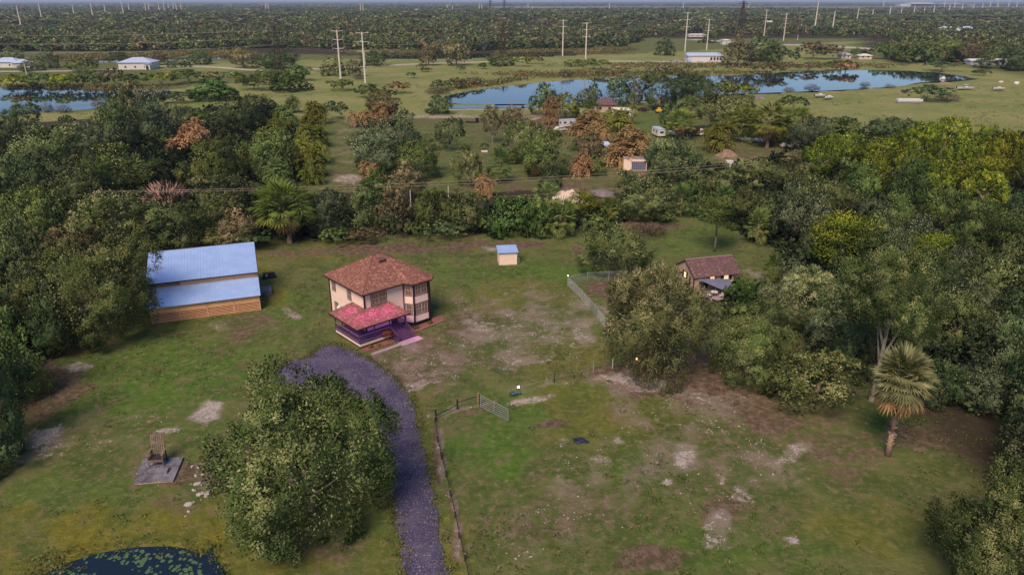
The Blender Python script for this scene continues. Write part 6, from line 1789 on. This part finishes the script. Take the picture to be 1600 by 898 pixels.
# ------------------------------------------------------------------ transmission poles
POLES = [((27,9),(34,46)),((59,3),(67,37)),((112,8),(117,29)),((141,4),(147,35)),((162,7),(166,27)),((189,2),(194,28)),((199,5),(203,22)),((225,2),(229,22)),((231,4),(234,22)),((247,4),(250,23)),((255,1),(258,22)),((262,6),(264,18)),((269,1),(272,19)),((274,4),(277,22)),((282,6),(284,20)),
 ((414,4),(416,19)),((418,4),(420,19)),((562,5),(564,23)),((566,5),(568,23)),((698,8),(699,17)),((706,9),(707,20)),((748,6),(749,18)),((752,6),(753,20)),((825,3),(825,14)),((832,10),(832,19)),((952,4),(952,18)),((1067,4),(1067,18)),((1169,4),(1169,17)),
 ((525,47),(532.5,124)),((563,50),(571,130)),((879,31),(879,88)),((916,35),(915,94)),((1075,19),(1070,81)),((1107,30),(1104,79)),((1199,15),(1193,62)),((1229,21),(1224,64)),
 ((1279.5,2),(1272,52)),((1304,18),(1300,51)),((1341,13),(1338,38)),((1363,15),(1362,32)),((1391,10),(1389,29)),((1409,12),(1407,27)),((1429,9),(1427,26)),((1445,12),(1443,25)),((1460,8),(1458,24)),((1485,7),(1482,21)),((1504,6),(1502,20)),((1522,6),(1520,18)),((1536,5),(1534,17)),((1380,1),(1380,12)),((1477,1),(1475,12)),((1493,1),(1491,12)),((1548,2),(1546,14)),((1560,1),(1558,13)),((1577,1),(1575,13)),((1590,2),(1588,13))]
ppts = []
ordn = ['leftmost','second','third','fourth','fifth','sixth','seventh','eighth','ninth','tenth','eleventh','twelfth','thirteenth','fourteenth','fifteenth','sixteenth','seventeenth','eighteenth','nineteenth','twentieth','twenty first','twenty second','twenty third','twenty fourth','twenty fifth','twenty sixth','twenty seventh','twenty eighth','twenty ninth','thirtieth','thirty first','thirty second','thirty third','thirty fourth','thirty fifth','thirty sixth','thirty seventh','thirty eighth','thirty ninth','fortieth','forty first','forty second','forty third','forty fourth','forty fifth','forty sixth','forty seventh','forty eighth','forty ninth','fiftieth']
POLES.sort(key=lambda p: p[1][0])
special = {532.5:'left of the two tall concrete poles nearest the camera',571:'right of the two tall concrete poles nearest the camera',879:'left pole of the pair standing in the middle forest edge',915:'right pole of the pair standing in the middle forest edge',1070:'tall concrete pole left behind the long white building',1104:'shorter concrete pole right behind the long white building'}
def poletree(b_, hgt, r0, small, k):
    o = empty('power_pole', b_, 0)
    MB().tube((0,0,-.2),(0,0,hgt),r0,r0*.55,8).build('pole', M['poleconc'], o)
    if not small:
        for z in (.97,.80,.62):
            MB().path([(-3.2,0,hgt*z+.4),(0,0,hgt*z),(3.2,0,hgt*z+.4)], [.10,.16,.10], 5).build('cross_arm', M['poleconc'], o)
            for s in (-1,1): MB().tube((s*3.1,0,hgt*z-.9),(s*3.1,0,hgt*z+.35),.09,.09,5).build('insulator', M['galv'], o)
    return o
for i, (t_, b_) in enumerate(POLES):
    bp = G(*b_); tz = at_dist(t_[0], max(t_[1], -6), bp.y)
    hgt = tz.z; far_ = bp.y > 900
    o = poletree(bp, hgt, (.55 if not far_ else .55 + bp.y*.00045), far_, i)
    k = [p for p in POLES]
    lab = special.get(b_[0]) or ('%s from the left of the pale power poles along the horizon' % ordn[min(i, 49)] if i else 'leftmost of the pale power poles, in the upper left corner')
    if i > 49: lab = '%s from the right of the pale power poles along the horizon' % (ordn[len(POLES)-1-i] if i < len(POLES)-1 else 'first')
    tag(o, lab, 'power pole', 'pale concrete power poles')
# lattice towers
def lattice(t_, b_, label):
    bp = G(*b_); hgt = at_dist(t_[0], t_[1], bp.y).z; s = hgt * .09
    o = empty('lattice_tower', bp, .2, label, 'lattice tower')
    mb = MB(); n_ = 7; th = hgt*.005 + bp.y*.00018
    for k in range(n_):
        z0 = hgt*k/n_; z1 = hgt*(k+1)/n_; a = s*(1-.85*k/n_); b2 = s*(1-.85*(k+1)/n_)
        cs = ((1,1),(-1,1),(-1,-1),(1,-1))
        for i in range(4):
            p, q_ = cs[i], cs[(i+1)%4]
            mb.tube((p[0]*a,p[1]*a,z0),(p[0]*b2,p[1]*b2,z1),th,th,4); mb.tube((p[0]*a,p[1]*a,z0),(q_[0]*b2,q_[1]*b2,z1),th*.6,th*.6,3); mb.tube((p[0]*b2,p[1]*b2,z1),(q_[0]*b2,q_[1]*b2,z1),th*.6,th*.6,3)
    mb.build('lattice_mast', M['steel'], o)
    for z, w_ in ((.94,.16),(.77,.22),(.60,.26)):
        mb = MB(); w2 = hgt*w_
        mb.tube((-w2,0,hgt*z),(w2,0,hgt*z),th,th,4).tube((-w2,0,hgt*z),(0,0,hgt*(z+.09)),th*.7,th*.7,4).tube((w2,0,hgt*z),(0,0,hgt*(z+.09)),th*.7,th*.7,4)
        mb.build('cross_arm', M['steel'], o)
    return bp, hgt
tw1 = lattice((431,42),(436,112), 'dark steel lattice tower left of the two nearest concrete poles')
tw2 = lattice((787,36),(786,90), 'dark steel lattice tower in the middle above the far pond')
tw3 = lattice((1160,3),(1156,60), 'tallest dark lattice tower above the round far bank trees')
lattice((766,-1),(766,17), 'thin dark mast on the horizon, left of the middle pair'); lattice((788,-2),(788,17), 'thin dark mast on the horizon, right of the middle pair')
# wires
def sag(a, c, s, n=14):
    a = Vector(a); c = Vector(c)
    return [a.lerp(c, i/n) - Vector((0,0,4*s*(i/n)*(1-i/n))) for i in range(n+1)]
def wires(name, spans, r, mat, label, cat='power line'):
    mb = MB()
    for a, c, s in spans:
        pts_ = sag(a, c, s)
        for i in range(len(pts_)-1): mb.tube(pts_[i], pts_[i+1], r, r, 4, cap=False)
    o = mb.build(name, M[mat], None); tag(o, label, cat)
    return o
def tp(tw, z, s): bp, h_ = tw; return bp + Vector((s*h_*.2, s*1.2, h_*z))
left_off = G(-420, 128); right_off = G(1950, 70)
lo_t = (left_off, 34)
sp = []
for z, hz in ((.94,30),(.77,25),(.60,20)):
    for s in (-1,1):
        sp.append((left_off + Vector((s*6,s*6,hz)), tp(tw1, z, s), 5)); sp.append((tp(tw1, z, s), tp(tw2, z, s), 7)); sp.append((tp(tw2, z, s), tp(tw3, z, s), 9)); sp.append((tp(tw3, z, s), right_off + Vector((0,s*8,hz+15)), 9))
wires('transmission_wires', sp, .07, 'wire', 'high voltage wires strung between the dark lattice towers')
up_ = at_dist(146, 299, 127); ug = Vector((up_.x, up_.y, 0))
o = empty('utility_pole', ug, 0, 'wooden utility pole top with insulators rising from the wood behind the barn', 'utility pole')
MB().tube((0,0,-.1),(0,0,up_.z),.16,.11,8).build('pole', M['bark'], o); MB().box(-.2,1.3,-.06,.06,up_.z-.35,up_.z-.2).build('cross_arm', M['tanwood'], o)
for x in (.1,.6,1.15): MB().tube((x,0,up_.z-.2),(x,0,up_.z+.05),.09,.05,6).build('insulator', M['white'], o)
MB().tube((.35,-.25,up_.z-1.7),(.35,-.25,up_.z-.8),.2,.2,8).tube((-.3,-.25,up_.z-1.7),(-.3,-.25,up_.z-.8),.16,.16,8).build('transformer', M['galv'], o)
e1 = at_dist(1190, 252, 152)
wires('distribution_wires', [(up_ + Vector((.1,0,.05)), at_dist(650, 286, 135), .25), (at_dist(650,286,135), e1, .5), (up_ + Vector((1.1,0,-.15)), at_dist(650, 290.5, 134), .25), (at_dist(650,290.5,134), at_dist(1190,256,151), .5)], .028, 'wirewarm', 'pair of thin wires crossing above the hedge behind the brown house')
wires('service_wire', [(at_dist(748,309,131), at_dist(1120,279,145), .4)], .02, 'wirewarm', 'single lower wire crossing right of the sand heap')
for px_, py_, lab in ((701,299,'small white marker post poking above the hedge'),(642,306,'pale tilted post behind the hedge beside the orange palms')):
    q_ = G(px_, py_+16); o = MB().tube((0,0,0),(0,0,3.4),.09,.09,6).build('marker_post', M['white']); o.location = q_; tag(o, lab, 'post')
# levee fence / white fence bits, small posts and lamp poles far
for px_, yt, yb, lab in ((751,45,62,'thin pale pole in the forest left of the middle lattice tower'),(1246,54,63,'street lamp on the far country road'),(42,100,118,'thin pole by the left wooded shore'),(572,82,118,'short tan pole between the two nearest concrete poles')):
    b_ = G(px_, yb); hz = at_dist(px_, yt, b_.y).z
    o = MB().tube((0,0,0),(0,0,hz),.28,.18,6).build('pole', M['poleconc']); o.location = b_; tag(o, lab, 'pole')
for i, (px_, py_, lab) in enumerate(((1473,124,'small white tarp heap at the right end of the long pond'),(1588,132,'white tarp heap at the far right edge of the field'),(1563,131,'pale tarp heap left of the far right one'))):
    o = MB().blob((0,0,.5),(1.5,1.0,.9),i,8,5,.3).build('tarp', M['white' if i < 2 else 'sandpile']); o.location = G(px_, py_); tag(o, lab, 'tarp')
for i, (px_, py_, lab) in enumerate(((1020,0,''),)): pass

# ------------------------------------------------------------------ labels of the trees: place in their own row
groups = {}
for t in TREES:
    if t[4]: t[0]['label'] = t[4]; continue
    groups.setdefault((t[1], t[2]), []).append(t)
plur = lambda w: w + 's' if not w.endswith('sh') else w + 'es'
for (w_, a_), ts in groups.items():
    ts.sort(key=lambda t: t[3])
    for i, t in enumerate(ts):
        if len(ts) == 1: t[0]['label'] = 'the only %s %s' % (w_, a_)
        else:
            which = 'leftmost' if i == 0 else ('rightmost' if i == len(ts)-1 else ordn[i] + ' from left')
            t[0]['label'] = '%s %s %s' % (which, w_, a_)
        if len(ts) > 1: t[0]['group'] = '%s %s' % (plur(w_), a_)

# ------------------------------------------------------------------ haze
mb = MB(); mb.box(-44000, 44000, -44000, 46000, -3, 62)
hz = mb.build('haze', None); hz['kind'] = 'stuff'; hz['label'] = 'thin blue evening haze over the plain'
m = bpy.data.materials.new('haze'); m.use_nodes = True; nt = m.node_tree
nt.nodes.remove(nt.nodes['Principled BSDF'])
pv = nt.nodes.new('ShaderNodeVolumePrincipled'); pv.inputs['Density'].default_value = .00008; pv.inputs['Color'].default_value = (.55,.68,.95,1); pv.inputs['Anisotropy'].default_value = 0.1
nt.links.new(pv.outputs[0], nt.nodes['Material Output'].inputs['Volume'])
hz.data.materials.append(m)
